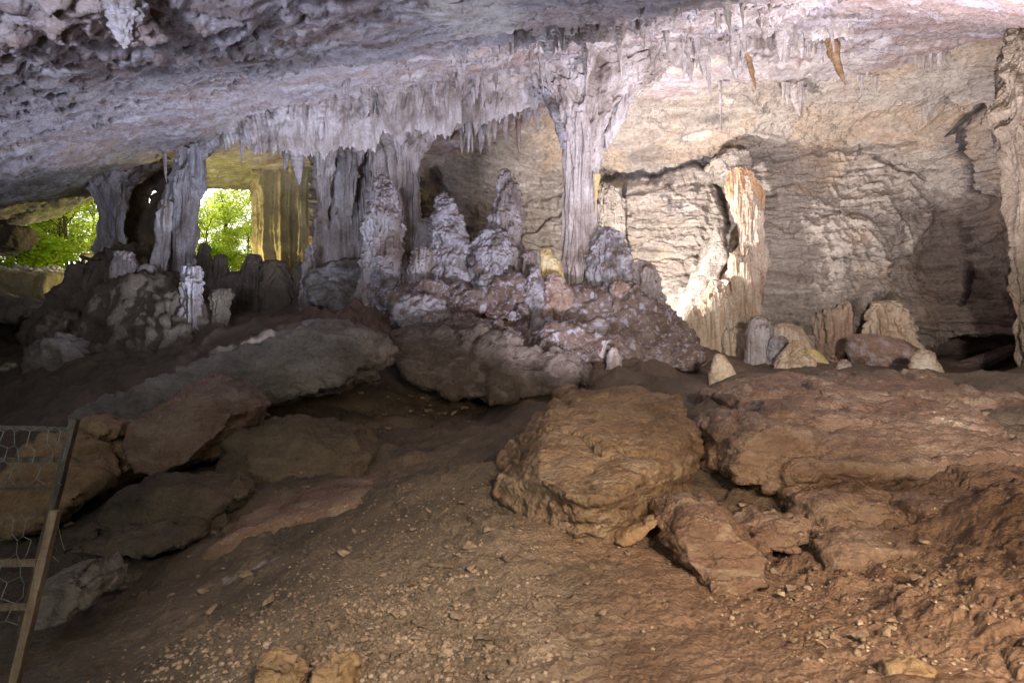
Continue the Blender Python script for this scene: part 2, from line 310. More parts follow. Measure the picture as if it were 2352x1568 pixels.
M['daylight_tint'] = rock_mat('limestone_daylight_tint', [(0.27,0.22,0.12),(0.42,0.36,0.20),(0.54,0.46,0.29)], 1.2, rough=0.8, bump=0.7, fine=20, aniso=(1,1,0.8))  # yellow-green daylight is put into this stone colour
M['pebble'] = rock_mat('loose_stone', [(0.09,0.065,0.045),(0.19,0.135,0.095),(0.36,0.27,0.20)], 12.0, rough=0.8, bump=0.4, fine=90)
M['white_stone'] = rock_mat('chalky_rubble', [(0.5,0.46,0.42),(0.66,0.62,0.58),(0.75,0.72,0.7)], 5.0, rough=0.8, bump=0.4, fine=40)
M['wood'] = rock_mat('weathered_wood', [(0.09,0.06,0.038),(0.15,0.105,0.07),(0.21,0.155,0.105)], 6.0, rough=0.8, bump=0.35, aniso=(6,1,0.6), fine=60)
M['farwood'] = rock_mat('far_fence_wood', [(0.04,0.03,0.024),(0.07,0.053,0.04),(0.10,0.08,0.06)], 6.0, rough=0.85, bump=0.35, aniso=(6,1,0.6), fine=60)  # darker wood for the farther fence
M['logwood'] = rock_mat('peeled_log_wood', [(0.20,0.14,0.09),(0.42,0.33,0.24),(0.56,0.46,0.36)], 4.0, rough=0.8, bump=0.3, fine=40)
M['darkwood'] = rock_mat('dark_post_wood', [(0.03,0.02,0.015),(0.06,0.045,0.035)], 4.0, rough=0.8, bump=0.3, fine=40)
M['bark'] = rock_mat('tree_bark', [(0.05,0.035,0.025),(0.10,0.075,0.055),(0.16,0.13,0.10)], 5.0, rough=0.9, bump=0.6, fine=30, aniso=(2,2,0.5))
def simple(name, c, rough=0.6, metal=0.0):
    m = bpy.data.materials.new(name); m.use_nodes = True; b = m.node_tree.nodes['Principled BSDF']
    n = m.node_tree.nodes.new('ShaderNodeTexNoise'); n.inputs['Scale'].default_value = 40
    r = m.node_tree.nodes.new('ShaderNodeValToRGB'); r.color_ramp.elements[0].color = (*[q * 0.7 for q in c], 1); r.color_ramp.elements[1].color = (*[min(1, q * 1.2) for q in c], 1)
    m.node_tree.links.new(n.outputs['Fac'], r.inputs[0]); m.node_tree.links.new(r.outputs[0], b.inputs['Base Color'])
    b.inputs['Roughness'].default_value = rough; b.inputs['Metallic'].default_value = metal; return m
M['wire'] = simple('galvanised_wire', (0.16, 0.165, 0.14), 0.5, 0.3)
M['dryleaf'] = simple('dry_leaf', (0.20, 0.10, 0.05), 0.7)
def leaf_mat(name, a, c):
    m = bpy.data.materials.new(name); m.use_nodes = True; nt = m.node_tree; N = nt.nodes; L = nt.links
    N.remove(N['Principled BSDF']); out = N['Material Output']
    g = N.new('ShaderNodeNewGeometry'); n = N.new('ShaderNodeTexNoise'); n.inputs['Scale'].default_value = 1.3; L.new(g.outputs['Position'], n.inputs['Vector'])
    r = N.new('ShaderNodeValToRGB'); r.color_ramp.elements[0].position = 0.35; r.color_ramp.elements[1].position = 0.65
    r.color_ramp.elements[0].color = (*a, 1); r.color_ramp.elements[1].color = (*c, 1); L.new(n.outputs['Fac'], r.inputs[0])
    d = N.new('ShaderNodeBsdfDiffuse'); t = N.new('ShaderNodeBsdfTranslucent'); x = N.new('ShaderNodeMixShader'); x.inputs[0].default_value = 0.68
    L.new(r.outputs[0], d.inputs[0]); L.new(r.outputs[0], t.inputs[0]); L.new(d.outputs[0], x.inputs[1]); L.new(t.outputs[0], x.inputs[2]); L.new(x.outputs[0], out.inputs[0]); return m
M['leaf'] = leaf_mat('leaf_yellow_green', (0.30,0.42,0.04), (0.62,0.70,0.10))
M['leaf2'] = leaf_mat('leaf_green', (0.22,0.34,0.03), (0.50,0.60,0.07))

# ------------------------------------------------------------------ the setting: floor, ceiling, walls
def polar(nr, na, r0, r1, dense=50.0, frac=0.88):
    r = r0 * (r1 / r0) ** (np.linspace(0, 1, nr))
    nd = int(na * frac); a1 = np.radians(np.linspace(-dense, dense, nd)); a2 = np.radians(np.linspace(dense, 360 - dense, na - nd + 1)[1:-1])
    a = np.concatenate([a1, a2]); R, A = np.meshgrid(r, a, indexing='ij')
    return R * np.sin(A), R * np.cos(A)
def uv_of(x, y, z):
    yy = np.maximum(y, 0.05); return 1176 + x / yy * F, 784 - (z - EYE) / yy * F
def seg_dist(x, y, pts):
    best = np.full(x.shape, 1e9)
    for (ax, ay), (bx, by) in zip(pts[:-1], pts[1:]):
        dx, dy = bx - ax, by - ay; t = np.clip(((x - ax) * dx + (y - ay) * dy) / (dx * dx + dy * dy), 0, 1)
        best = np.minimum(best, np.hypot(x - ax - t * dx, y - ay - t * dy))
    return best
def blob2(x, y, cx, cy, rx, ry): return np.exp(-(((x - cx) / rx) ** 2 + ((y - cy) / ry) ** 2))

# floor
X, Y = polar(1000, 900, 0.6, 160)
sh = X.shape; x = X.ravel(); y = Y.ravel(); z = floor_s(np.clip(x, -45, 40), np.clip(y, -12, 42))
p2 = np.stack([x, y, z], 1)
def plan(u, v, d): q = P(u, v, d); return q[0], q[1]
hill = np.clip(sum(blob2(x, y, *plan(u, v, d), r, r) for u, v, d, r in [(1000,720,16.5,2.4),(1200,700,17,2.6),(1400,720,17,2.4),(1540,800,16,1.6),(1000,650,19,2.5),(850,650,18,2),(1300,780,15,1.6)]), 0, 1)
gx, gy = plan(950, 1450, 3.2); gx2, gy2 = plan(700, 1568, 2.9)
gravel = np.clip(blob2(x, y, -0.6, 3.2, 1.0, 0.9) + 0.8 * blob2(x, y, -0.3, 4.2, 0.8, 0.8), 0, 1)
orange = np.clip(sstep(-0.55, 0.65, x - 0.12 * (y - 3.0) + 0.45 * fbm(p2 * 1.6, 4, 40)) * sstep(5.6, 4.4, y), 0, 1) * (1 - 0.4 * gravel)
outside = sstep(22, 24, y) * (x < -6)
n = fbm(p2 * 0.35, 4, 50) * 0.25 + fbm(p2 * 1.4, 4, 51) * 0.075
n = n * (0.35 + 0.65 * sstep(3, 8, y))
near = sstep(14, 7, y)
clods = (fbm(p2 * 9, 3, 52) * 0.016 + 0.03 * (0.5 - worley(p2 * 5, 93)) * (vnoise(p2 * 1.1, 94) > 0) + 0.02 * facets(p2 * 7, 95)) * near * (1 - 0.6 * orange)
gours = sstep(0.15, 0.9, orange) * sstep(5.0, 3.4, y)
q = p2 + 0.05 * fbm(p2 * 5, 2, 60)[:, None]
rid = 1 - np.abs(vnoise(q * np.array([7.0, 22.0, 1]), 61)) * 2.2
rid2 = 1 - np.abs(vnoise(q * np.array([15.0, 38.0, 1]), 62)) * 2.2
n += gours * (0.011 * rid + 0.007 * rid2)
n += clods + gravel * near * (0.022 * (0.5 - worley(p2 * 20, 91)) + 0.02 * (0.5 - worley(p2 * 9, 92)))
hill = np.clip(hill, 0, 1)
lump = (0.55 - worley(p2 * np.array([1.7, 1.7, 0.6]) + 0.2 * fbm(p2, 2, 3)[:, None], 70)) * 0.55 + (0.55 - worley(p2 * 4.3, 71)) * 0.22 + fbm(p2 * 7, 3, 72) * 0.06
n += hill * lump
bank = sstep(1.2, 2.6, x) * sstep(7, 5, y)
n += bank * (0.05 * facets(p2 * 2.2, 86) + 0.03 * facets(p2 * 6, 87) + 0.03 * ridged(p2 * 2.1, 4, 80) + 0.022 * fbm(p2 * 8, 3, 81))
rubble = sstep(1.3, 2.0, x) * sstep(5.2, 4.2, y) * sstep(2.2, 2.8, y)
n += 0.05 * (0.5 - worley(p2 * 6, 82)) * rubble * (vnoise(p2 * 1.3, 84) > -0.1)
leftrough = sstep(-2, -6, x) * sstep(9, 13, y); n += 0.05 * facets(p2 * 1.3, 88) * sstep(3, 6, y) * (1 - hill); n += leftrough * 0.10 * ridged(p2 * 1.2, 4, 85)
z = z + n
FR = np.log(np.array([0.6, 160.0])); FZ = z.reshape(sh); FA = np.arctan2(X[0], Y[0]); FND = int(900 * 0.88)
fl = np_mesh('ground', np.stack([x, y, z], 1), grid_quads(sh[0], sh[1], True))
set_attr(fl, 'zone', np.stack([np.clip(orange + 0.55 * bank, 0, 1), hill, np.clip(outside * 0.8 + 0.45 * gravel + 0.6 * blob2(x, y, 0.2, 2.95, 0.3, 0.5) * (vnoise(p2 * 9, 90) > -.2), 0, 1)], 1))
floor_o = tag(link('ground', fl, M['floor']), kind='structure')
_fx, _fy, _fz = None, None, None
def floor_z(px, py):             # height of the finished ground at a place in front of the camera
    r = math.hypot(px, py); i = (math.log(max(r, 0.61)) - FR[0]) / (FR[1] - FR[0]) * 999; i = min(998, max(0, int(i + 0.5)))
    a = math.degrees(math.atan2(px, py)); j = int(round((a + 50) / 100 * (FND - 1))); j = min(FND - 1, max(0, j))
    return float(FZ[i, j])

# ceiling
X, Y = polar(760, 860, 0.6, 40)
sh = X.shape; x = X.ravel(); y = Y.ravel(); z = ceil_z(x, y); base = np.stack([x, y, z], 1)
u, v = uv_of(x, y, z)
band = np.clip(sum(np.exp(-(seg_dist(u, v, pl) / w) ** 2) for pl, w in [([(560,300),(900,225),(1240,190),(1650,130),(1950,110)], 55.), ([(1050,120),(1400,80),(1700,40),(1900,20)], 40.)]), 0, 1) * sstep(6, 10, y)
ragged = np.clip(blob2(u, v, 100, 60, 330, 120) + blob2(u, v, 600, 60, 260, 70) + 0.6 * blob2(u, v, 330, 250, 300, 60), 0, 1) * sstep(2, 4, y)
q = base @ np.array([[1, 0.18, 0.05], [-0.18, 1, 0], [0, 0, 1]])
n = 0.16 * fbm(base * 0.45, 3, 100) + 0.05 * ridged(q * np.array([0.55, 1.5, 1.2]), 4, 101) + 0.03 * ridged(q * np.array([2.0, 5.5, 4]), 4, 105)
st = z * 1.0 + 0.8 * fbm(base * np.array([0.5, 0.9, 0.6]), 4, 110); st = st * 3.2; terr = np.floor(st) + sstep(0.80, 1.0, st - np.floor(st)) - st
n += 0.10 * terr + 0.10 * facets(base * np.array([0.30, 1.2, 0.8]) + 0.2 * fbm(base * 0.8, 3, 161)[:, None], 162) + 0.035 * facets(base * np.array([0.9, 3.6, 2.0]), 163)
n += 0.010 * fbm(base * 9, 3, 120)
pits = sstep(0.35, 0.75, fbm(base * np.array([1.8, 1.5, 1.5]), 3, 130)); n += ragged * (0.13 * pits + 0.07 * ridged(base * 3.4, 3, 131) - 0.08)
n -= band * (0.08 * ridged(base * 1.6, 3, 140) + 0.10 * (0.55 - worley(base * 3.3, 141)) + 0.05 * ridged(base * np.array([6, 6, 1]), 2, 142))
n *= sstep(0.5, 3, y) * 0.9 + 0.1
z2 = z + n
V = np.stack([x, y, z2], 1)
boss = sstep(1.05, 0.55, np.hypot((x + 0.45) / 0.85, (y - 7.6) / 1.8) + 0.45 * fbm(base * 1.4, 4, 150)) * 0.8
daylight_tint = 0.8 * sstep(13, 21, y) * sstep(-9.5, -12, x)  # green daylight near the openings, put into the ceiling colour
redz = sstep(0.15, 0.6, fbm(base * 0.5, 3, 151) + blob2(u, v, 1350, 60, 200, 60) + 0.8 * blob2(u, v, 2150, 40, 200, 60) - 0.2) * 0.75 * sstep(3, 6, y)
CZ = V[:, 2].reshape(sh).copy()
V = V.reshape(sh + (3,))[:, ::-1].reshape(-1, 3)
zc = np.stack([np.maximum(boss, 0.7 * band * sstep(-.3, .4, fbm(base * 1.5, 3, 170))), daylight_tint, redz * (1 - boss)], 1).reshape(sh + (3,))[:, ::-1].reshape(-1, 3)
ce = np_mesh('cave_ceiling', V, grid_quads(sh[0], sh[1], True)); set_attr(ce, 'zone', zc)
tag(link('ceiling', ce, M['ceiling']), kind='structure')

def ceil_top(px, py):            # height of the finished ceiling over a place
    r = math.hypot(px, py); i = min(759, max(0, int(round((math.log(max(r, .61)) - math.log(.6)) / (math.log(40) - math.log(.6)) * 759))))
    nd = int(860 * .88); a = math.degrees(math.atan2(px, py)); j = min(nd - 1, max(0, int(round((a + 50) / 100 * (nd - 1))))); return float(CZ[i, j])
def ceil_hit(uu, vv, d0=4.0, d1=30.0):
    for dd in np.arange(d0, d1, 0.06):
        if ceil_top((uu - 1176) / F * dd, dd) < EYE + (784 - vv) / F * dd: return float(dd)
    return None
# back wall: bedded limestone, overhanging above its long bedding crack
WP = [(600,300,25.5),(600,700,24),(760,420,24),(960,330,22.5),(960,600,25),(1200,330,23.5),(1200,460,25.5),(1200,700,25),(1240,225,20.6),(1460,185,20.4),(1400,310,22.8),(1400,420,24.6),(1450,600,24.6),(1450,800,24),
      (1700,170,19.4),(1700,270,21),(1700,350,22.6),(1700,420,22.8),(1700,600,21.8),(1640,700,21),(1700,850,21),(1950,140,18.4),(1950,260,20.3),(1950,330,21.4),(1950,420,21.4),(1900,600,20.6),(1950,780,19.8),(2050,640,19.8),(2100,560,19.6),
      (2150,330,19.6),(2150,450,19.8),(2150,600,20.0),(2150,780,19.8),(2250,90,16.4),(2250,250,17.4),(2280,450,18),(2280,700,18.5),(2352,800,17.5),(2150,870,21.5),(2400,300,17.2),(2400,600,17.8),(2600,300,15.5),(2600,800,16),(2900,500,9.5),(2900,0,9),(2900,900,9.5),(2500,0,13.5),(2352,50,15.6),(1900,0,17.5),(1300,0,19),(900,150,20.5)]
wt = TPS([(a / 100, b / 100, c) for a, b, c in WP])
U, Vv = np.meshgrid(np.arange(712, 2900, 2.25), np.arange(-60, 960, 2.1), indexing='ij'); sh = U.shape; u = U.ravel(); v = Vv.ravel()
d = wt(u / 100, v / 100)
def warp(uu, vv, s, a):
    pp = np.stack([uu / s, vv / s, 0 * uu], 1); return a * fbm(pp, 4, 200), a * fbm(pp + 31, 4, 201)
wu, wv = warp(u, v, 30, 6)
pos = np.stack([(u - 1176) / F * d, d, EYE + (784 - v) / F * d], 1)
til = pos @ np.array([[1, 0, 0.16], [0, 1, 0.0], [-0.16, 0, 1]])
beds = ridged(til * np.array([0.22, 0.22, 2.2]), 4, 210, 0.55, False)
st = til[:, 2] * 2.1 + 0.45 * fbm(pos * 0.7, 3, 211); terr = np.abs(st - np.floor(st) - 0.5)
crackl = sstep(0.10, 0.015, terr) * sstep(-0.3, 0.5, fbm(pos * np.array([0.7, 0.7, 1.5]), 3, 213))
gouge = ridged((pos @ np.array([[1, 0, 0], [0, 1, 0], [0.35, 0, 1]])) * np.array([4.5, 4.5, 0.8]), 3, 214, 0.5, False)
rel = 0.28 * fbm(pos * 0.4, 3, 215) + 0.05 * beds + 0.035 * ridged(til * np.array([0.5, 0.5, 7.0]), 3, 231, 0.55, False) - 0.12 * crackl + 0.15 * facets(til * np.array([0.35, 0.35, 0.9]) + 0.15 * fbm(pos * 0.8, 3, 219)[:, None], 220) + 0.07 * facets(til * np.array([1.1, 1.1, 3.2]), 221) + 0.07 * gouge * (0.3 + 0.7 * sstep(300, 420, v)) + 0.04 * fbm(pos * 5, 3, 216)
rel += 0.08 * (0.5 - worley(pos * np.array([0.55, 0.55, 0.5]) + 0.15 * fbm(pos, 2, 9)[:, None], 217)) + 0.05 * ridged(pos * np.array([1.6, 1.6, 2.4]), 4, 218)
def inside(pts, soft):
    ins = np.zeros(len(u), bool); m_ = len(pts)
    for i_ in range(m_):
        (ax, ay), (bx, by) = pts[i_], pts[(i_ + 1) % m_]
        if ay == by: continue
        ins ^= ((ay > v2) != (by > v2)) & (u2 < (bx - ax) * (v2 - ay) / (by - ay) + ax)
    dd_ = seg_dist(u2, v2, list(pts) + [pts[0]]); return np.where(ins, sstep(0, soft, dd_), 0)
u2, v2 = u + wu, v + wv
rel -= 0.25 * inside([(1712,528),(1770,508),(1815,520),(1850,560),(1935,615),(1945,640),(1930,720),(1940,760),(1900,835),(1880,800),(1890,740),(1800,700),(1735,640)], 22)
rel += 0.40 * inside([(2080,420),(2162,465),(2150,520),(2125,560),(2075,640),(2062,600),(2062,480)], 16)
rel += 0.35 * inside([(1725,400),(1800,380),(1850,420),(1960,500),(2050,520),(2060,640),(1960,640),(1860,560),(1770,500)], 30)
rel += 0.5 * inside([(1940,690),(1990,640),(2060,600),(2050,690),(1990,700),(1960,760),(1950,730)], 20)
rel += 0.3 * inside([(1430,440),(1560,420),(1640,430),(1620,560),(1500,575),(1420,560)], 14)
cut = np.zeros(len(u)); dark = np.zeros(len(u))
uw, vw = u + wu, v + wv
for pl, w, dep in [([(1385,412),(1500,402),(1640,372),(1700,352)], 8, .55), ([(1700,352),(1790,365),(1920,345),(2000,340),(2110,322)], 4, .3), ([(1640,380),(1680,355),(1712,362)], 14, .5),
                   ([(2010,360),(2060,388),(2130,412)], 5, .3), ([(2215,300),(2212,345),(2230,380),(2236,440)], 11, .5), ([(2190,300),(2235,262),(2265,240)], 8, .6), ([(2236,440),(2280,455),(2325,480),(2320,560)], 7, .5),
                   ([(2210,620),(2208,690)], 8, .5), ([(1655,420),(1675,500),(1668,560),(1650,620),(1625,690)], 15, .7), ([(1800,720),(1640,560)], 1, .1), ([(2080,590),(2060,640),(2045,680)], 12, .5),
                   ([(1950,700),(1915,780),(1910,820)], 10, .6), ([(1000,400),(1015,440)], 14, .6), ([(1190,470),(1290,440)], 4, .25), ([(1200,540),(1290,490)], 4, .25), ([(1430,600),(1560,590),(1600,650)], 4, .2),
                   ([(2325,620),(2335,800)], 14, .6), ([(1540,590),(1700,575)], 3, .2)]:
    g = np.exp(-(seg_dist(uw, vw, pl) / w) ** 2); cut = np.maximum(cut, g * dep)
    if dep >= .5: dark = np.maximum(dark, sstep(0.25, 0.8, g) * (0.95 if pl[0][0] > 2180 or pl[0][0] == 1385 else 0.35))  # shade of the deep cracks, painted into the wall colour
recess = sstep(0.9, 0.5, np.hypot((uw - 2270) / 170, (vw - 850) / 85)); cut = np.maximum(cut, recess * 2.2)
slabL = sstep(-6, 6, (uw - 1545) * 0.9 + (vw - 760) * 0.55 - 0) * 0       # keeps the left slab flush
step1 = sstep(-5, 5, (uw - 2065) + 0.25 * (vw - 500)) * sstep(440, 455, vw) * 0.5     # right part stands back below the notch
step2 = sstep(-6, 6, uw - 2070 - 25 * np.sin(vw / 40)) * sstep(455, 470, vw) * sstep(700, 640, vw) * 0.5
rel -= cut + step1 * 0.6 + step2 * 0.6
relief_band = np.exp(-(seg_dist(uw, vw, [(1720,520),(1800,560),(1900,630),(1945,720)]) / 50) ** 2); rel += 0.35 * relief_band
uw, vw = u2, v2
drips = sstep(400, 420, vw) * sstep(560, 450, vw) * sstep(1380, 1400, uw) * sstep(1660, 1640, uw)
rel += 0.12 * drips * ridged(pos * np.array([2.2, 2.2, 0.5]), 2, 230, 0.5, False)
V3 = pos.reshape(sh + (3,)); nn = grid_normals(V3).reshape(-1, 3); nn = np.where((nn[:, 1:2] > 0), -nn, nn)
pos2 = pos + nn * rel[:, None]
orangez = sstep(0.0, 0.5, fbm(pos * 0.5, 3, 240) - 0.1 + 0.9 * np.exp(-(seg_dist(u, v, [(1500,370),(1750,310),(2200,270)]) / 55) ** 2) - 0.1) * 0.5
pat = sstep(0.0, 0.35, ridged(pos * np.array([1.1, 1.1, 0.5]), 3, 241, 0.5, False) - 0.75 - 0.5 * sstep(410, 540, vw)) * drips
dk = np.clip(dark + 0.85 * pat * 0.9 + recess * 0.3, 0, 1)  # crack and recess shade painted dark, together with the drip stains
redw = np.clip(recess + 0.7 * sstep(2080, 2160, uw) * sstep(440, 480, vw) , 0, 1) * 0.8  # reddish rock, with the recess's shade put into its colour
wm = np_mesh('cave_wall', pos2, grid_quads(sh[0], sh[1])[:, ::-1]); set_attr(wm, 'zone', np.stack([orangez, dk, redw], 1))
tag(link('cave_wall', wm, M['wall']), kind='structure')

# ------------------------------------------------------------------ builders for formations and boulders
def smooth_rows(rows, n):
    rows = np.array(rows, float); t = np.linspace(0, 1, len(rows)); tt = np.linspace(0, 1, n)
    out = np.stack([np.interp(tt, t, rows[:, k]) for k in range(rows.shape[1])], 1)
    k = max(1, n // (len(rows) * 4)); ker = np.ones(2 * k + 1) / (2 * k + 1)
    sm = np.stack([np.convolve(np.pad(out[:, c], k, mode='edge'), ker, 'valid') for c in range(out.shape[1])], 1)
    return sm
def loft(name, rows, d, m, kind='flute', sc=0.6, amp=1.0, dr=0.8, seg=None, cap_top=False, cap_bot=False, parent=None, step=0.03, seed=0, lean=0.0, tilt=None):
    """rows (v, u_left, u_right[, d]) from top to bottom; solid body with round section"""
    rr = [(r[0], r[1], r[2], r[3] if len(r) > 3 else d) for r in rows]
    hgt = abs(rr[-1][0] - rr[0][0]) / F * d; wid = max(r[2] - r[1] for r in rr) / F * d
    n = int(min(420, max(18, hgt / step))); seg = seg or int(min(360, max(20, wid * 3.14 / step)))
    R = smooth_rows(rr, n)
    a = np.linspace(0, 2 * np.pi, seg, endpoint=False)
    cu = (R[:, 1] + R[:, 2]) / 2; hw = np.maximum((R[:, 2] - R[:, 1]) / 2, 0.3)
    C = np.stack([(cu - 1176) / F * R[:, 3], R[:, 3], EYE + (784 - R[:, 0]) / F * R[:, 3]], 1); rad = hw / F * R[:, 3]
    if cap_top:
        t = np.clip(np.arange(n) / (n * 0.06 + 1e-9), 0, 1); rad = rad * np.sqrt(np.clip(1 - (1 - t) ** 2, 0.0004, 1))
    if cap_bot:
        t = np.clip((n - 1 - np.arange(n)) / (n * 0.05 + 1e-9), 0, 1); rad = rad * np.sqrt(np.clip(1 - (1 - t) ** 2, 0.0004, 1))
    V = C[:, None] + np.stack([np.cos(a)[None] * rad[:, None], np.sin(a)[None] * rad[:, None] * dr, 0 * a[None] * rad[:, None]], -1)
    N = np.stack([np.cos(a), np.sin(a) / max(dr, .2), 0 * a], 1); N /= np.linalg.norm(N, axis=1, keepdims=True)
    dd = relief(kind, V.reshape(-1, 3) + seed * 17.3, sc).reshape(n, seg) * amp
    lim = np.minimum(1, rad / (0.22 * sc * max(amp, 0.01) + 1e-6)); V = V + N[None] * (dd * lim[:, None])[..., None]
    me = np_mesh(name, V.reshape(-1, 3), grid_quads(n, seg, True)[:, ::-1])
    bm = bmesh.new(); bm.from_mesh(me); bmesh.ops.holes_fill(bm, edges=[e for e in bm.edges if e.is_boundary], sides=0)
    for f in bm.faces: f.smooth = len(f.verts) < 8
    bm.to_mesh(me); bm.free()
    o = C[-1] if rr[-1][0] > 700 or not kind == 'hang' else C[0]
    return link(name, me, m, parent, origin=o if parent is None else tuple(parent.location))
def ellipsoid(bm, c, r, rot=0.0, sub=3):
    g = bmesh.ops.create_icosphere(bm, subdivisions=sub, radius=1.0)
    Mx = Matrix.Translation(Vector(c)) @ Matrix.Rotation(rot, 4, 'Y') @ Matrix.Diagonal((r[0], r[1], r[2], 1))
    bmesh.ops.transform(bm, matrix=Mx, verts=g['verts'])
def hull(bm, pts):
    vs = [bm.verts.new(Vector(p)) for p in pts]; r = bmesh.ops.convex_hull(bm, input=vs)
    junk = list({g for g in r['geom_interior'] if isinstance(g, bmesh.types.BMVert)}); bmesh.ops.delete(bm, geom=junk, context='VERTS') if junk else None
def solid(name, parts, m, voxel=0.06, kind='boulder', sc=1.0, amp=1.0, smooth=2, parent=None, seed=0.0):
    """parts: lists of points (hulled) or ('e', centre, radii[, rot]) fused into one rock, then weathered"""
    bm = bmesh.new()
    for pt in parts:
        if isinstance(pt[0], str): ellipsoid(bm, pt[1], pt[2], pt[3] if len(pt) > 3 else 0.0)
        else: hull(bm, pt)
    bmesh.ops.recalc_face_normals(bm, faces=bm.faces)
    me = bpy.data.meshes.new(name); bm.to_mesh(me); bm.free()
    tmp = bpy.data.objects.new('tmp', me); COL.objects.link(tmp)
    md = tmp.modifiers.new('r', 'REMESH'); md.mode = 'VOXEL'; md.voxel_size = voxel
    if smooth:
        s = tmp.modifiers.new('s', 'SMOOTH'); s.iterations = smooth; s.factor = 0.5
    dg = bpy.context.evaluated_depsgraph_get(); out = bpy.data.meshes.new_from_object(tmp.evaluated_get(dg)); bpy.data.objects.remove(tmp); bpy.data.meshes.remove(me)
    n = len(out.vertices); co = np.empty(n * 3, np.float32); out.vertices.foreach_get('co', co); co = co.reshape(-1, 3).astype(float)
    no = np.empty(n * 3, np.float32); out.vertex_normals.foreach_get('vector', no); no = no.reshape(-1, 3)
    co = co + no * (relief(kind, co + seed * 13.7, sc) * amp)[:, None]
    out.vertices.foreach_set('co', co.astype(np.float32).ravel()); out.polygons.foreach_set('use_smooth', np.ones(len(out.polygons), bool)); out.update(); out.name = name
    out.materials.clear()
    c = co.mean(0); base = (c[0], c[1], co[:, 2].min())
    return link(name, out, m, parent, origin=base if parent is None else tuple(parent.location))
def outline_rock(outline, d, thick, drop=0.0, lean=0.0):
    """points of a boulder: its outline at distance d, a smaller face in front and one behind (lean = further back with height)"""
    o = np.array(outline, float); c = o.mean(0); pts = []
    vmax = o[:, 1].max()
    for (uu, vv) in o:
        dd = d + lean * (vmax - vv) / F * d
        pts.append(P(uu, vv, dd))
        a = P(c[0] + (uu - c[0]) * 0.86, c[1] + (vv - c[1]) * 0.84, dd); a[1] -= thick * 0.5; pts.append(a)
        b = P(c[0] + (uu - c[0]) * 0.8, c[1] + (vv - c[1]) * 0.8, dd); b[1] += thick * 0.7; b[2] -= 0.05; pts.append(b)
    return pts
rng = random.Random(7)
exec_order = []
# ------------------------------------------------------------------ pillars, curtains and stalagmites
def thing(o, label, cat, group=None): return tag(o, label, cat, group)
G_ = {}
# left entrance pillars: backlit shade put in by the darker grey dripstone
o = loft('cave_pillar', [(352,110,385),(380,150,345),(405,188,318),(425,205,300),(450,222,288),(490,228,281),(530,224,279),(565,222,285),(600,208,300),(640,194,300),(690,176,300),(760,150,300),(850,120,300)], 18.6, M['stalag'], 'flute', 0.9, 1.1, 0.8, step=0.04)
thing(o, 'narrow-waisted grey pillar beside the wooden rail at the left entrance', 'pillar')
o = loft('cave_pillar', [(300,360,540),(335,400,490),(352,412,478),(370,412,472),(400,398,471),(430,388,465),(470,378,454),(520,364,448),(570,352,444),(620,342,440),(670,330,436),(730,315,436),(800,305,440)], 17.8, M['stalag'], 'flute', 0.6, 1.3, 0.75, step=0.035, seed=2)
thing(o, 'tall fluted pillar with the sun glare on its right edge', 'pillar')
# the mass they stand on
o = solid('flowstone_mound', [outline_rock([(205,615),(270,585),(330,565),(390,585),(400,700),(330,830),(250,900),(150,880),(95,840),(110,780),(165,700)], 17.2, 2.4, lean=0.2),
    outline_rock([(300,640),(430,620),(470,720),(520,800),(430,900),(300,930),(200,930),(220,800)], 15.6, 3.0, lean=0.35),
    ('e', P(150,800,15.4), (0.7,0.8,1.0)), ('e', P(330,760,16.2), (1.3,1.0,1.6)), ('e', P(250,660,16.9), (0.55,0.5,0.9)), ('e', P(420,760,16.0), (0.9,0.7,1.3))], M['mound'], 0.08, 'flute', 1.1, 1.3)
thing(o, 'broad dark flowstone mound carrying the two entrance pillars', 'flowstone mound')
for rows, dd, sc, lab in [([(575,268,300),(600,262,312),(640,258,315),(690,265,318),(720,280,305)], 16.4, 0.5, 'pale fluted bulge low on the narrow-waisted entrance pillar'),
                      ([(455,372,392),(500,362,392),(560,358,390),(610,350,385),(660,345,380)], 17.0, 0.5, 'bundle of thin hanging folds left of the tall fluted pillar'),
                      ([(605,322,352),(630,318,360),(670,325,352),(690,330,345)], 16.3, 0.45, 'short fluted curtain between the two entrance pillars')]:
    thing(loft('drapery', rows, dd, M['form'], 'flute', sc, 1.4, 0.7, cap_top=True, cap_bot=True, step=0.035, seed=int(rows[0][0])), lab, 'drapery')
# dark partition with the little window
def partition():
    us = np.arange(255, 425, 1.6); vs = np.arange(345, 700, 1.6); U, Vg = np.meshgrid(us, vs, indexing='ij'); d = 21.2 + 0.004 * (U - 340)
    q = np.stack([(U - 1176) / F * d, d, EYE + (784 - Vg) / F * d], -1); f = q.reshape(-1, 3)
    q[..., 1] += (0.35 * fbm(f * 0.6, 4, 300) + 0.12 * ridged(f * np.array([2.5, 2.5, 0.6]), 3, 301, .5, False)).reshape(U.shape)
    qd = grid_quads(*U.shape)
    cu = U.ravel()[qd].mean(1); cv = Vg.ravel()[qd].mean(1)
    hx = cu - (352 - 0.55 * (cv - 452) - 0.012 * (cv - 452) ** 2); hole = (np.abs(cv - 450) < 18) & (np.abs(hx + 2) < 9.5 * np.sqrt(np.clip(1 - ((cv - 450) / 18) ** 2, 0, 1)) + 1.2 * np.sin(cv * 0.9))
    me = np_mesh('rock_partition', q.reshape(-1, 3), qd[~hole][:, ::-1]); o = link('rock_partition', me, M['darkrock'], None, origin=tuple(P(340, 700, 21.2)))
    md = o.modifiers.new('thick', 'SOLIDIFY'); md.thickness = 0.35; md.offset = -1
    thing(o, 'dark rock screen pierced by a small bright window between the pillars', 'rock screen')
partition()
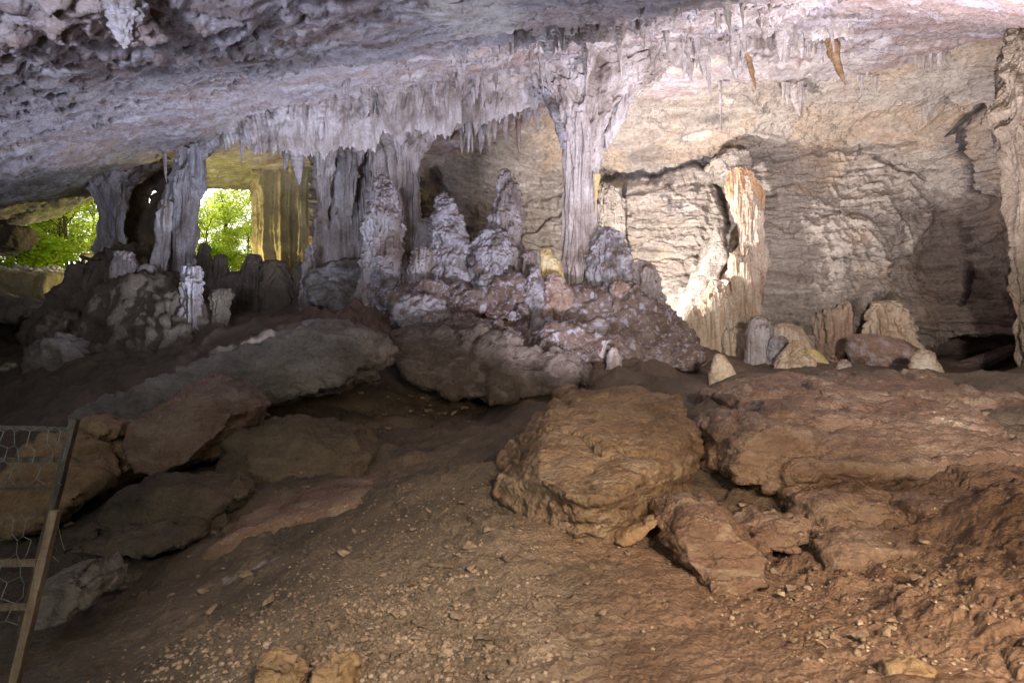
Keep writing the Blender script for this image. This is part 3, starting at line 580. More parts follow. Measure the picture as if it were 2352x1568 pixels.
o = loft('cave_pillar', [(350,560,790),(372,578,750),(400,584,736),(450,584,735),(500,583,735),(550,581,733),(600,578,728),(660,570,730),(720,560,740)], 25.3, M['daylight_tint'], 'flute', 1.3, 0.9, 0.4, step=0.05, seed=5)
thing(o, 'broad yellow-lit pillar on the right of the bright green opening', 'pillar')
# curtain wall right of the opening
C3 = [([(300,660,880),(330,690,880),(352,702,876),(380,716,872),(430,735,868),(500,735,862),(560,731,855),(620,726,850),(680,722,850)], 20.4, 1.0, 1.5, 'form', 'wide grey fluted curtain beside the yellow-lit pillar'),
      ([(330,722,790),(360,728,770),(420,735,760),(480,740,756),(530,744,752)], 19.3, 0.5, 1.4, 'form', 'long narrow fold hanging in front of the wide curtain'),
      ([(320,775,850),(350,783,835),(400,790,822),(450,793,812),(500,797,806)], 19.1, 0.5, 1.4, 'form', 'short tapering fold hanging between curtain and thick column'),
      ([(300,840,905),(350,850,885),(420,858,878),(480,862,874)], 18.8, 0.45, 1.3, 'form', 'slim fold hanging just left of the thick column'),]
for rows, dd, sc, amp, mm, lab in C3:
    thing(loft('drapery', rows, dd, M[mm], 'flute', sc, amp, 0.55, cap_bot=rows[-1][2] - rows[-1][1] < 20, step=0.04, seed=int(rows[0][1])), lab, 'drapery')
o = loft('cave_column', [(215,800,1110),(250,835,1060),(285,856,1015),(310,866,996),(330,872,985),(370,882,968),(410,892,961),(450,898,960),(500,900,966),(540,898,975),(590,890,985),(640,880,995),(690,870,1000)], 18.9, M['form'], 'flute', 0.9, 1.15, 0.75, step=0.035, seed=9)
thing(o, 'thick pale column of fused curtains left of centre', 'column')
o = loft('stalactite', [(-110,205,345),(-40,222,335),(0,240,322),(40,252,314),(75,262,308),(100,270,302),(114,278,294)], 5.4, M['ceiling'], 'pop', 0.35, 1.3, 0.9, cap_bot=True, step=.014, seed=3)
thing(o, 'massive rough grey pendant at the upper left', 'stalactite')
# main column
o = loft('cave_column', [(165,1195,1530),(190,1215,1500),(212,1234,1462),(235,1252,1436),(260,1266,1416),(290,1280,1400),(320,1290,1390),(345,1293,1384),(375,1295,1376),(410,1298,1372),(460,1299,1368),(520,1297,1368),(580,1294,1380),(630,1288,1392),(680,1280,1400)], 18.0, M['form'], 'flute', 0.85, 1.0, 0.85, step=0.032, seed=11)
thing(o, 'tall white column flaring into the ceiling like a tree', 'column')
o = loft('drapery', [(196,1440,1478),(215,1430,1462),(240,1416,1448),(270,1402,1436),(300,1392,1420),(330,1386,1404),(345,1388,1400)], 17.6, M['form'], 'flute', 0.4, 1.0, 0.6, cap_bot=True, step=0.03, seed=12)
thing(o, 'slanting drapery rib from ceiling to tall white column', 'drapery')
o = loft('drapery', [(205,1240,1262),(235,1252,1276),(270,1268,1288),(310,1282,1300),(345,1290,1302)], 17.5, M['popcorn'], 'pop', 0.4, 0.7, 0.6, cap_bot=True, step=0.025, seed=13)
thing(o, 'knobbly rib down the left side of the tall white column', 'drapery')
o = loft('dripstone_fan', [(399,1362,1380),(410,1363,1380),(430,1364,1375),(460,1366,1371),(490,1367,1369)], 17.4, M['yellow'], 'flute', 0.25, 0.7, 0.6, cap_top=True, step=0.02)
thing(o, 'small yellow fan-shaped dripstone clinging to the tall column', 'dripstone')

ST = [  # label, rows, distance, material, relief, scale, amp
 ('tall tiered stalagmite with pointed brown top beside thick column', [(400,870,880),(412,864,888),(440,856,905),(470,848,915),(510,842,922),(560,838,926),(610,832,930),(680,826,936)], 17.2,'stalag','tier',0.6,1.2),
 ('slender stalagmite rising from the brown mound at centre', [(386,1157,1166),(396,1152,1172),(420,1146,1180),(450,1140,1190),(490,1134,1193),(530,1130,1195),(560,1122,1200),(610,1110,1204),(670,1104,1208)], 17.4,'stalag','tier',0.6,1.3),
 ('dark-topped popcorn stalagmite with a small knob on top', [(440,1012,1026),(452,1010,1030),(462,1003,1040),(480,1000,1052),(498,995,1060),(520,1000,1066),(545,990,1075),(590,988,1076),(640,982,1082),(690,976,1090)], 17.0,'popcorn','pop',0.7,1.2),
 ('rounded popcorn shoulder leaning on the slender stalagmite', [(525,1110,1150),(540,1098,1165),(570,1086,1170),(610,1078,1175),(660,1070,1180)], 16.8,'popcorn','pop',0.6,1.2),
 ('yellow-capped stalagmite with white fringe beside tall column', [(570,1249,1259),(580,1243,1266),(592,1240,1278),(604,1238,1288),(625,1238,1292),(650,1236,1294)], 16.6,'yellow','tier',0.4,0.8),
 ('thin grey stalagmite left of the yellow-capped one', [(573,1212,1224),(585,1205,1236),(610,1203,1240),(650,1202,1240),(680,1200,1242)], 16.5,'stalag','tier',0.4,1.0),
 ('small popcorn knob in front of the yellow-capped stalagmite', [(612,1222,1234),(630,1214,1242),(660,1210,1250),(690,1208,1254)], 16.0,'popcorn','pop',0.45,1.0),
 ('low brown knob right of the yellow-capped stalagmite', [(628,1262,1280),(640,1254,1296),(665,1250,1300),(690,1248,1302)], 16.0,'mudform','pop',0.45,1.0),
 ('broad grey mound heaped against the foot of the tall column', [(520,1374,1408),(535,1366,1424),(560,1362,1436),(600,1352,1450),(650,1346,1462),(700,1340,1480)], 17.4,'popcorn','tier',0.8,1.3),
 ('tiered grey stalagmite at the right end of the mound', [(598,1464,1484),(612,1458,1500),(640,1456,1508),(670,1462,1518),(710,1466,1530),(750,1470,1545),(800,1476,1560)], 16.9,'stalag','tier',0.6,1.3),
 ('squat dark knob in front of the tiered grey stalagmite', [(645,1410,1430),(656,1404,1446),(680,1402,1458),(710,1404,1462),(740,1400,1466)], 16.2,'mudform','pop',0.5,1.0),
 ('twin-headed stalagmite left of the popcorn stalagmite', [(566,958,976),(578,950,990),(600,948,994),(620,940,990),(660,936,996),(700,930,1000)], 16.6,'stalag','tier',0.45,1.1),
 ('brown-tipped popcorn knob below the tall tiered stalagmite', [(585,878,892),(600,868,905),(630,858,915),(665,852,920),(700,850,924)], 16.8,'popcorn','pop',0.6,1.2),
 ('fluted half-hidden stalagmite beside the twin-headed one', [(500,975,990),(515,964,1002),(545,962,1004),(580,960,1006),(640,960,1008)], 17.9,'stalag','tier',0.45,1.0),
 # entrance silhouettes
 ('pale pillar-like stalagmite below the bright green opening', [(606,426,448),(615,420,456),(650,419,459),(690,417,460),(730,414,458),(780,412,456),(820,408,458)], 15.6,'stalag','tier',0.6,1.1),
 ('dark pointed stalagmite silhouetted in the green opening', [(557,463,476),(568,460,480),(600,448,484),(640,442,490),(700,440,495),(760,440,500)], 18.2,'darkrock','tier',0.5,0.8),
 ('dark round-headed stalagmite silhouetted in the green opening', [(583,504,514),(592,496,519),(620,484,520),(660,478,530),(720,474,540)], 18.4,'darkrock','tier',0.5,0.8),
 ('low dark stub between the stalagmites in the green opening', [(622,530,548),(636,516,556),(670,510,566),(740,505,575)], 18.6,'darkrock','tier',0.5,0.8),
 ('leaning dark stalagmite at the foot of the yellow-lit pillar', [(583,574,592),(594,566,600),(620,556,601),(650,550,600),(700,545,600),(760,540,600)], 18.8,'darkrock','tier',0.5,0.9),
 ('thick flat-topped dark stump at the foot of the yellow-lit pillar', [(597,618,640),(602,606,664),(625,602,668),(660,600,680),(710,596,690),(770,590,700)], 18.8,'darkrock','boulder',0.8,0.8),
 ('small dark stump right of the flat-topped one', [(602,684,700),(612,676,716),(640,672,722),(700,668,730)], 19.0,'darkrock','tier',0.5,0.9),
 ('thin stalagmite with a white face beside the wide curtain', [(562,706,716),(572,702,720),(600,698,722),(640,694,726),(690,690,730)], 18.2,'stalag','tier',0.4,1.0),
 ('weathered brown stub in the hollow below the green opening', [(660,498,520),(672,490,528),(700,488,524),(740,486,522),(780,482,524)], 15.8,'darkrock','tier',0.5,1.0),
 # right, on the flat
 ('conical grey stalagmite alone on the boulder field', [(797,1406,1414),(806,1400,1420),(822,1396,1426),(842,1392,1430)], 13.2,'form','pop',0.3,0.6),
 ('little pale cone next to the conical grey stalagmite', [(779,1385,1391),(795,1378,1394),(815,1374,1398),(838,1368,1400)], 13.8,'form','flute',0.3,0.8),
 ('small pink-brown cone standing on the edge of the rock ledge', [(811,1644,1656),(822,1638,1668),(840,1634,1680),(862,1630,1690)], 11.3,'cream','pop',0.3,0.5),
 ('large white-domed stalagmite at the foot of the wall', [(724,1732,1752),(734,1722,1768),(760,1714,1774),(790,1712,1776),(830,1712,1780),(850,1710,1784)], 16.5,'stalag','tier',0.45,0.5),
 ('lavender mound fused to the white-domed stalagmite', [(770,1776,1800),(782,1768,1810),(805,1765,1815),(835,1762,1820),(855,1760,1824)], 16.0,'popcorn','tier',0.45,0.5),
 ('wax-like tiered stalagmite with a wet glossy skirt', [(780,1816,1834),(792,1810,1842),(810,1800,1850),(825,1790,1866),(850,1780,1872),(870,1776,1876)], 15.0,'cream','tier',0.4,0.9),
 ('low ochre hump right of the wax-like stalagmite', [(800,1856,1872),(812,1848,1886),(830,1846,1900),(855,1844,1916),(870,1842,1920)], 16.4,'yellow','mud',0.5,0.6),
 ('tiny grey dome on the flat before the wall', [(824,1934,1946),(832,1924,1952),(845,1920,1958),(865,1918,1962)], 14.2,'form','pop',0.3,0.6),
 ('great brown dome with a white fluted skirt near the recess', [(690,2014,2040),(700,2002,2062),(720,1996,2078),(760,1990,2095),(800,1984,2105),(850,1980,2120)], 18.2,'cream','tier',0.9,1.0),
 ('smooth brown pillow of flowstone below the great dome', [(765,1960,2000),(780,1950,2060),(805,1952,2100),(830,1960,2120),(870,1960,2140)], 17.0,'mudform','mud',0.8,0.9),
 ('beige cone-shaped stalagmite standing before the dark recess', [(801,2112,2128),(812,2102,2142),(830,2096,2150),(850,2094,2158),(872,2092,2164),(900,2090,2170)], 13.4,'cream','pop',0.35,0.6),
 ('pointed cream flowstone cone leaning on the wall', [(640,1636,1650),(665,1624,1664),(700,1606,1684),(740,1590,1700),(780,1576,1712),(830,1566,1722)], 19.8,'cream','flute',0.6,1.1),
 ('tall cream flowstone horn behind the pointed cone', [(578,1678,1690),(600,1674,1700),(640,1676,1716),(690,1684,1726),(740,1684,1730),(820,1680,1734)], 20.2,'cream','flute',0.5,0.9),
 ('round fluted pillow at the foot of the cream flowstone', [(752,1670,1696),(762,1658,1708),(785,1655,1712),(810,1655,1713),(830,1655,1713)], 18.6,'cream','flute',0.5,1.0),
 ('flowstone apron flowing down the wall behind the white dome', [(740,1790,1815),(755,1776,1840),(790,1770,1860),(840,1768,1880),(870,1766,1890)], 17.8,'cream','flute',0.6,0.6),
 ('brown humped flowstone on the wall right of the tall column', [(420,1382,1415),(440,1376,1428),(480,1374,1432),(540,1376,1434),(600,1376,1440)], 23.6,'wall','tier',0.7,0.9),
]
for k, (lab, rows, dd, mm, kd, sc, amp) in enumerate(ST):
    b_ = rows[-1]; g_ = (b_[2] - b_[1]) * .08; rows = rows + [(b_[0] + 55 * 17 / dd * (.5 if dd < 15 else 1), b_[1] - g_, b_[2] + g_)]
    nm = 'stalagmite' if not any(w in lab for w in ('mound', 'pillow', 'flowstone', 'hump')) else 'flowstone_mound'
    o = loft(nm, rows, dd, M[mm], kd, sc, amp, 0.85, cap_top=True, step=0.022 if kd != 'boulder' else 0.05, seed=k + 20)
    thing(o, lab, 'stalagmite' if nm == 'stalagmite' else 'flowstone')

for k, (lab, mm, kd, sc, amp, vx, ol, dd, th, ln) in enumerate([
 ('frosted brown mound under the popcorn stalagmite', 'slopemix', 'pop', 1.2, 1.0, .045, [(910,680),(980,648),(1060,650),(1120,675),(1130,720),(1060,760),(930,740),(880,690)], 16.2, 1.8, .4),
 ('frosted brown mound under the slender stalagmite', 'slopemix', 'pop', 1.1, 1.0, .045, [(1080,680),(1150,640),(1220,650),(1260,690),(1220,740),(1120,750)], 16.4, 1.6, .4),
 ('frosted brown mound at the foot of the tall column', 'slopemix', 'pop', 1.1, 1.0, .045, [(1230,690),(1300,665),(1380,665),(1420,705),(1400,760),(1280,770)], 16.1, 1.6, .5),
 ('frosted brown mound at the right end of the slope', 'slopemix', 'pop', 1.1, 1.0, .045, [(1380,690),(1450,660),(1530,710),(1600,780),(1580,820),(1450,830),(1380,780)], 15.7, 1.8, .5),
 ('long frosted brown shelf along the foot of the slope', 'slopemix', 'pop', 1.3, .9, .05, [(920,730),(1100,740),(1300,758),(1500,798),(1620,822),(1590,845),(1300,832),(1000,785)], 14.5, 2.0, .6),
 ('grey ribbed saddle joining the central stalagmites', 'stalag', 'tier', 1.0, 1.3, .045, [(925,610),(985,570),(1030,590),(1085,600),(1140,572),(1205,610),(1225,680),(1080,720),(930,700)], 17.7, 1.4, .2),
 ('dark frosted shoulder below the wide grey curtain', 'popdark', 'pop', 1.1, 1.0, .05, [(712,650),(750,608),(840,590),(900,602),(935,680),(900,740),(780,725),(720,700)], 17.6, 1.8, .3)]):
    thing(solid('flowstone_mound', [outline_rock(ol, dd, th, lean=ln)], M[mm], vx, kd, sc, amp, seed=k + 50), lab, 'flowstone')
for rows, dd, lab in [([(235,560,700),(262,566,660),(290,572,640),(318,585,612),(330,592,602)], 19.6, 'ribbed ceiling curtain at the left end of the fringe'),
   ([(225,640,800),(262,650,756),(300,664,742),(330,680,726),(344,696,712)], 19.2, 'ribbed ceiling curtain between the openings and the wide curtain'),
   ([(220,740,900),(260,760,868),(300,772,850),(335,784,832),(352,800,818)], 18.8, 'ribbed ceiling curtain in front of the wide grey curtain'),
   ([(200,940,1120),(240,965,1072),(270,985,1050),(300,1000,1036),(316,1012,1026)], 19.2, 'ribbed ceiling curtain right of the thick pale column')]:
    thing(loft('drapery', rows, dd, M['form'], 'flute', .55, 1.4, .45, cap_bot=True, step=.03, seed=dd * 3 + rows[0][1]), lab, 'drapery')
for rows, dd, lab in [([(700,1590,1600),(720,1580,1612),(760,1568,1622),(820,1560,1630)], 19.0, 'small cream cone at the left foot of the cream flowstone'),
   ([(668,1640,1656),(690,1630,1668),(730,1622,1672),(790,1618,1676),(830,1615,1680)], 19.0, 'ribbed cream boss in the middle of the cream flowstone'),
   ([(600,1702,1716),(630,1706,1724),(670,1712,1730),(720,1710,1732),(800,1700,1736)], 19.9, 'slim curved cream blade at the right of the flowstone group')]:
    thing(loft('flowstone', rows, dd, M['cream'], 'flute', .45, 1.2, .7, cap_top=True, step=.022, seed=dd), lab, 'flowstone')

# little knobs scattered over the brown slope
KN = 0
def knob_mesh(k):
    bm = bmesh.new(); bmesh.ops.create_icosphere(bm, subdivisions=4, radius=1.0)
    me = bpy.data.meshes.new('stalagmite'); bm.to_mesh(me); bm.free()
    co = np.empty(len(me.vertices) * 3, np.float32); me.vertices.foreach_get('co', co); co = co.reshape(-1, 3).astype(float)
    no = co.copy(); co[:, 2] = co[:, 2] * 1.25; co += no * (0.22 * fbm(co * 1.5 + k * 9, 2, 400) + 0.16 * (0.5 - worley(co * 3 + k * 5, 401)))[:, None]
    me.vertices.foreach_set('co', co.astype(np.float32).ravel()); me.polygons.foreach_set('use_smooth', np.ones(len(me.polygons), bool)); return me
kms = [knob_mesh(k) for k in range(5)]
kmat = ['slopemix', 'mudform', 'slopemix', 'popcorn', 'slopemix']
for k, me in enumerate(kms): me.materials.append(M[kmat[k]])
for k in range(130):
    t = rng.random(); uu = rng.uniform(900, 1620); dd = rng.uniform(15.0, 18.3)
    xx = (uu - 1176) / F * dd; zz = floor_z(xx, dd); r = rng.uniform(0.07, 0.24) * (1.0 if rng.random() < 0.85 else 1.5)
    o = bpy.data.objects.new('stalagmite', kms[k % 5]); COL.objects.link(o); o.location = (xx, dd, zz - 0.1 * r)
    o.scale = (r, r, r * rng.uniform(0.8, 1.5)); o.rotation_euler = (0, 0, rng.uniform(0, 6.28))
    thing(o, ['frosty grey knob growing on the brown flowstone slope', 'brown rounded knob growing on the flowstone slope', 'brown rounded knob growing on the flowstone slope', 'frosty grey knob growing on the brown flowstone slope', 'pale stone knob growing on the brown flowstone slope'][k % 5], 'stalagmite', 'knobs scattered over the flowstone slope')

# ------------------------------------------------------------------ stalactites
BIG = [  # (u0,v0) root, (u1,v1) tip, width, distance or None, material, label
 ((1662,-10),(1678,76),24,None,'form','large grey stalactite hanging at the bright top of the ceiling'),
 ((1700,8),(1709,70),9,None,'form','thin stalactite just right of the large grey one'),
 ((1893,78),(1940,196),30,None,'tanrock','long leaning orange-brown stalactite on the right'),
 ((1905,70),(1915,120),10,None,'form','short white stalactite behind the leaning orange-brown one'),
 ((1332,72),(1346,172),17,None,'form','long grey cone stalactite above the tall column'),
 ((1418,100),(1428,177),16,None,'form','stout ribbed stalactite right of the long grey cone'),
 ((1522,48),(1538,142),16,None,'form','slim smooth stalactite near the ceiling highlight'),
 ((1618,110),(1634,225),13,None,'form','long thin stalactite hanging below the ceiling highlight'),
 ((1682,95),(1690,184),30,None,'form','thick blunt stalactite bundle near the wall top'),
 ((1715,125),(1735,207),14,None,'tanrock','dark-tipped curved stalactite at the wall top'),
 ((1236,120),(1248,215),9,None,'form','needle stalactite left of the long grey cone'),
 ((1104,170),(1109,246),12,None,'form','single pale stalactite before the smooth ceiling hollow'),
 ((1652,200),(1657,306),6,19.5,'form','very thin straw stalactite in front of the wall'),
 ((1022,175),(1030,275),16,None,'form','knobbly hanging pipe above the centre'),
 ((1190,290),(1192,352),13,19.5,'mudform','dark hanging tooth under the lower lip'),
 ((1160,285),(1164,345),12,19.6,'form','grey hanging tooth left of the dark one'),
 ((985,300),(968,358),8,19.2,'form','needle hanging beside the thick pale column'),
 ((1080,290),(1085,350),7,19.4,'form','needle hanging under the middle of the lower lip'),
 ((735,235),(738,330),26,None,'form','heavy ribbed stalactite over the wide curtain'),
 ((560,290),(563,325),14,None,'form','stubby stalactite at the left end of the fringe'),
 ((1820,190),(1838,268),34,None,'form','ragged curtain stalactite against the upper wall'),
 ((378,372),(382,420),7,17.4,'form','small white stalactite beside the top of the fluted pillar'),
]
def stalactite(top, tip, w, m, seed):
    top = Vector(top); tip = Vector(tip); L = (tip - top).length; n = max(24, min(140, int(L / 0.02))); seg = 40
    t = np.linspace(0, 1, n); a = np.linspace(0, 2 * np.pi, seg, endpoint=False)
    prof = (1 - t) ** 0.75 * (1 + 0.3 * np.exp(-t * 12)) * 0.5 * w + 0.006
    T = np.array(top)[None] + (np.array(tip) - np.array(top))[None] * t[:, None]
    T[:, 0] += 0.06 * w * np.sin(t * 5 + seed)
    V = T[:, None] + np.stack([np.cos(a)[None] * prof[:, None], np.sin(a)[None] * prof[:, None], 0 * a[None] + 0 * prof[:, None]], -1)
    N = np.stack([np.cos(a), np.sin(a), 0 * a], 1)
    f = V.reshape(-1, 3); q = f / max(w, 0.08)
    dd = (0.10 * ridged(q * np.array([2.6, 2.6, 0.35]), 3, 500, .5, False) + 0.10 * fbm(q * 1.5, 3, 501) + 0.05 * ridged(q * np.array([1, 1, 5.0]), 2, 502)).reshape(n, seg) * w
    V = V + N[None] * (dd * np.minimum(1, prof / (0.35 * w))[:, None])[..., None]
    me = np_mesh('stalactite', V.reshape(-1, 3), grid_quads(n, seg, True)[:, ::-1]); return link('stalactite', me, m, None, origin=tuple(top))
for k, ((u0, v0), (u1, v1), w, dd, mm, lab) in enumerate(BIG):
    if dd is None:
        dd = ceil_hit(u0, max(v0, -40)) or 18.0
        dd = min(dd, 21)
    a = P(u0, v0, dd); b = P(u1, v1, dd); a[2] += 0.35; thing(stalactite(a, b, w / F * dd, M[mm], k), lab, 'stalactite')
protos = []
for k in range(9):
    o = stalactite((0, 0, 0), (0.04 * math.sin(k * 2.1), 0.04 * math.cos(k * 3.3), -1.0), 0.22 + 0.03 * (k % 3), M['form'], k * 3.7); protos.append(o.data); bpy.data.objects.remove(o)
BANDS = [([(555,292),(660,268),(770,250)], 12, 24, 20, 60, 'pale stalactite in the left fringe above the curtain'),
 ([(650,320),(780,300),(860,288)], 12, 16, 20, 70, 'long stalactite in front of the wide curtain'),
 ([(880,285),(1000,278),(1100,262),(1240,236)], 9, 66, 16, 60, 'short stalactite in the fringe along the lower lip'),
 ([(760,225),(900,200),(1030,180),(1180,150)], 16, 34, 8, 34, 'small stalactite scattered over the ceiling left of centre'),
 ([(1060,130),(1180,110),(1300,85),(1420,60)], 12, 32, 8, 32, 'small stalactite beside the smooth ceiling hollow'),
 ([(1250,232),(1350,215),(1460,192)], 8, 26, 12, 45, 'short stalactite round the flared top of the tall column'),
 ([(1180,190),(1350,150),(1500,125),(1640,110)], 18, 36, 10, 36, 'stalactite in the bright band over the tall column'),
 ([(1460,50),(1600,35),(1750,30),(1850,22)], 14, 26, 8, 30, 'stalactite in the sunlit-looking patch at the top'),
 ([(1560,115),(1680,98),(1800,90),(1960,78)], 12, 34, 12, 48, 'stalactite in the fringe along the upper right lip')]
nb = 0
for pl, spread, cnt, l0, l1, lab in BANDS:
    cc = [rng.random() * (len(pl) - 1) for _ in range(max(3, cnt // 5))]
    for k in range(cnt):
        t = min(len(pl) - 1.001, max(0, rng.choice(cc) + rng.gauss(0, .06))) if rng.random() < .7 else rng.random() * (len(pl) - 1); i = min(int(t), len(pl) - 2); f = t - i
        uu = pl[i][0] * (1 - f) + pl[i+1][0] * f; vv = pl[i][1] * (1 - f) + pl[i+1][1] * f + rng.gauss(0, spread)
        dd = ceil_hit(uu, vv)
        if not dd: continue
        dd = min(dd, 21.0); p = P(uu, vv, dd); L = (l0 + (l1 * 1.5 - l0) * rng.random() ** 2.5) / F * dd + 0.32
        o = bpy.data.objects.new('stalactite', protos[rng.randrange(9)]); COL.objects.link(o); o.location = (p[0], p[1], p[2] + 0.26)
        wd = (0.4 + 0.6 * L) * rng.uniform(0.45, 1.5); o.scale = (wd, wd, L); o.rotation_euler = (rng.gauss(0, .03), rng.gauss(0, .03), rng.uniform(0, 6.28))
        thing(o, lab, 'stalactite', lab.replace('stalactite', 'stalactites', 1) ); nb += 1

def straws():
    R_ = np.random.RandomState(11); Vs, Qs, o_ = [], [], 0; a = np.linspace(0, 2 * np.pi, 6, endpoint=False); t = np.array([0, .25, .6, 1.0]); pr = np.array([1.25, .8, .5, .06])
    for pl, spread, cnt, l0, l1, lab in BANDS:
        for k in range(cnt * 4):
            q = R_.rand() * (len(pl) - 1); i = min(int(q), len(pl) - 2); f = q - i
            uu = pl[i][0] * (1 - f) + pl[i+1][0] * f; vv = pl[i][1] * (1 - f) + pl[i+1][1] * f + R_.normal() * spread * 1.2; dd = ceil_hit(uu, vv)
            if not dd: continue
            p = P(uu, vv, min(dd, 21)); L = (3 + 14 * R_.rand() ** 2) / F * dd + .1; r = (.02 + .16 * L) * R_.uniform(.4, 1)
            V = np.stack([p[0] + np.outer(pr, np.cos(a)) * r, p[1] + np.outer(pr, np.sin(a)) * r, np.repeat((p[2] + .1 - t * L)[:, None], 6, 1)], -1).reshape(-1, 3)
            Vs.append(V); Qs.append(grid_quads(4, 6, True)[:, ::-1] + o_); o_ += len(V)
    o = link('soda_straws', np_mesh('soda_straws', np.concatenate(Vs), np.concatenate(Qs)), M['form']); tag(o, 'countless tiny stalactites studding the ceiling bands', kind='stuff')
straws()
def curtain_strip(top, bot, d, thick, jag, m, lab, seed):
    """hanging sheet of fused draperies with a ragged lower fringe; top / bot are (u, v) lines"""
    u0, u1 = top[0][0], top[-1][0]; nu = int((u1 - u0) * d / F / 0.03); us = np.linspace(u0, u1, nu); nt = 46
    vt = np.interp(us, [q[0] for q in top], [q[1] for q in top]); vb = np.interp(us, [q[0] for q in bot], [q[1] for q in bot])
    xx = (us - 1176) / F * d; pz = np.stack([xx, xx * 0 + seed, xx * 0], 1)
    r1 = np.clip(ridged(pz * np.array([1.15, 1, 1]), 3, 600 + seed, .6, False), -1, 2); r2 = vnoise(pz * np.array([9, 1, 1]), 601) ; slow = .35 + 1.3 * sstep(-.5, .6, vnoise(pz * np.array([.45, 1, 1]), 610 + seed)); vb = vb + jag * slow * (r1 - .8) + jag * .45 * np.abs(r2) * 1.6
    vb = np.maximum(vb, vt + 6); ends = np.minimum(1, np.minimum(np.arange(nu), nu - 1 - np.arange(nu)) / (nu * .04)); t = np.linspace(0, 1, nt)
    ks = np.linspace(0, nu - 1, 24).astype(int); hd = np.array([min(ceil_hit(us[k], vt[k]) or d, d + 1.5) for k in ks]); hd = np.convolve(np.pad(hd, 2, mode='edge'), np.ones(5) / 5, 'valid')
    dd0 = np.interp(np.arange(nu), ks, hd) + 0.15 * fbm(pz * .8, 2, 602 + seed); vt = vt - .3 / dd0 * F
    rings = []
    Vv_ = vt[:, None] * (1 - t)[None] + vb[:, None] * t[None]; th = thick * (1 - t[None] ** 1.6) * ends[:, None] + .015
    for sgn in (-1, 1):
        D = dd0[:, None] + sgn * th; rings.append(np.stack([(us[:, None] - 1176) / F * dd0[:, None] + 0 * D, D, EYE + (784 - Vv_) / F * dd0[:, None]], -1))
    V = np.concatenate([rings[0], rings[1][:, ::-1]], 1); N = grid_normals(V, True); f = V.reshape(-1, 3)
    rel_ = (relief('flute', f + seed * 3.1, .55) + .35 * relief('pop', f, .5)).reshape(V.shape[:2]); side = np.concatenate([-np.ones(nt), np.ones(nt)])[None]
    V[..., 1] += side * np.abs(rel_) * 0 + side * rel_ * 1.3 * np.concatenate([th, th[:, ::-1]], 1) / thick
    me = np_mesh('drapery', V.reshape(-1, 3), grid_quads(nu, 2 * nt, True)); thing(link('drapery', me, m, None, origin=tuple(V[nu // 2, 0])), lab, 'drapery')
curtain_strip([(505,310),(600,262),(760,235),(900,225),(1060,215)], [(505,334),(560,332),(640,345),(720,352),(800,345),(870,330),(980,318),(1060,285)], 19.9, .38, 22, M['form'], 'long ragged curtain hanging from the ceiling left of centre', 1)
curtain_strip([(960,262),(1100,228),(1250,200)], [(960,292),(1100,276),(1250,240)], 20.3, .25, 16, M['form'], 'fringed lip of the ceiling left of the tall column', 2)
curtain_strip([(1250,170),(1450,128),(1700,96),(1960,62)], [(1250,188),(1450,146),(1700,116),(1960,84)], 16.8, .22, 14, M['form'], 'pale crusted rib along the upper right ceiling', 3)
curtain_strip([(1180,90),(1400,62),(1640,34),(1850,10)], [(1180,108),(1400,82),(1640,50),(1850,26)], 13.2, .16, 10, M['form'], 'thin crusted rib crossing the brightest part of the ceiling', 4)
# ------------------------------------------------------------------ wall-side masses
o = loft('orange_flowstone', [(385,1684,1712),(402,1672,1730),(425,1666,1744),(452,1668,1756),(480,1680,1757),(510,1694,1752),(540,1708,1746),(575,1720,1740),(600,1727,1736)], 21.05, M['orange'], 'flute', 0.5, 1.3, 0.35, cap_bot=True, step=.022, seed=4)
thing(o, 'orange and white striped flowstone blade running down the wall', 'flowstone')
o = loft('flowstone', [(400,1694,1716),(440,1690,1738),(490,1694,1752),(535,1698,1756),(575,1690,1762),(610,1676,1766),(650,1658,1756),(700,1628,1744),(755,1594,1740),(800,1572,1742),(845,1560,1750)], 20.9, M['cream2'], 'flute', 0.6, 1.3, 0.5, cap_top=True, step=.028, seed=6)
thing(o, 'cream-tan flowstone trunk leaning from the orange blade down to the floor', 'flowstone')
o = solid('jagged_rock', [outline_rock([(1632,372),(1655,350),(1705,350),(1722,378),(1716,408),(1680,418),(1650,410)], 21.9, 1.4)], M['wall'], 0.05, 'boulder', 0.8, 0.9); thing(o, 'jagged rock nose above the orange striped blade', 'rock')
o = solid('flowstone_cascade', [outline_rock([(1650,640),(1710,560),(1740,640),(1738,760),(1732,830),(1570,830),(1566,770),(1610,700)], 20.5, 1.6, lean=.15),
    outline_rock([(1880,720),(1945,690),(1945,770),(1915,845),(1885,810)], 19.6, 0.9)], M['cream2'], 0.05, 'flute', 0.8, 1.2, smooth=1)
thing(o, 'pale flowstone cascade spreading down the middle of the wall', 'flowstone')
o = solid('leaning_slab', [outline_rock([(1648,520),(1668,585),(1612,700),(1580,765),(1556,765),(1552,720),(1596,640)], 21.0, 1.0)], M['wall'], 0.06, 'rock', 0.8, 0.8)
thing(o, 'leaning wedge of wall rock left of the cream flowstone', 'rock slab')
o = loft('cave_pillar', [(60,2330,2640),(120,2312,2600),(160,2302,2560),(220,2288,2520),(262,2278,2520),(300,2300,2520),(350,2316,2520),(420,2326,2520),(520,2330,2520),(600,2336,2520),(680,2346,2520),(900,2380,2560)], 13.0, M['tanwall'], 'flute', 0.9, 1.3, 0.7, step=0.04, seed=31)
thing(o, 'knobbly hanging rock pillar at the right edge', 'pillar')
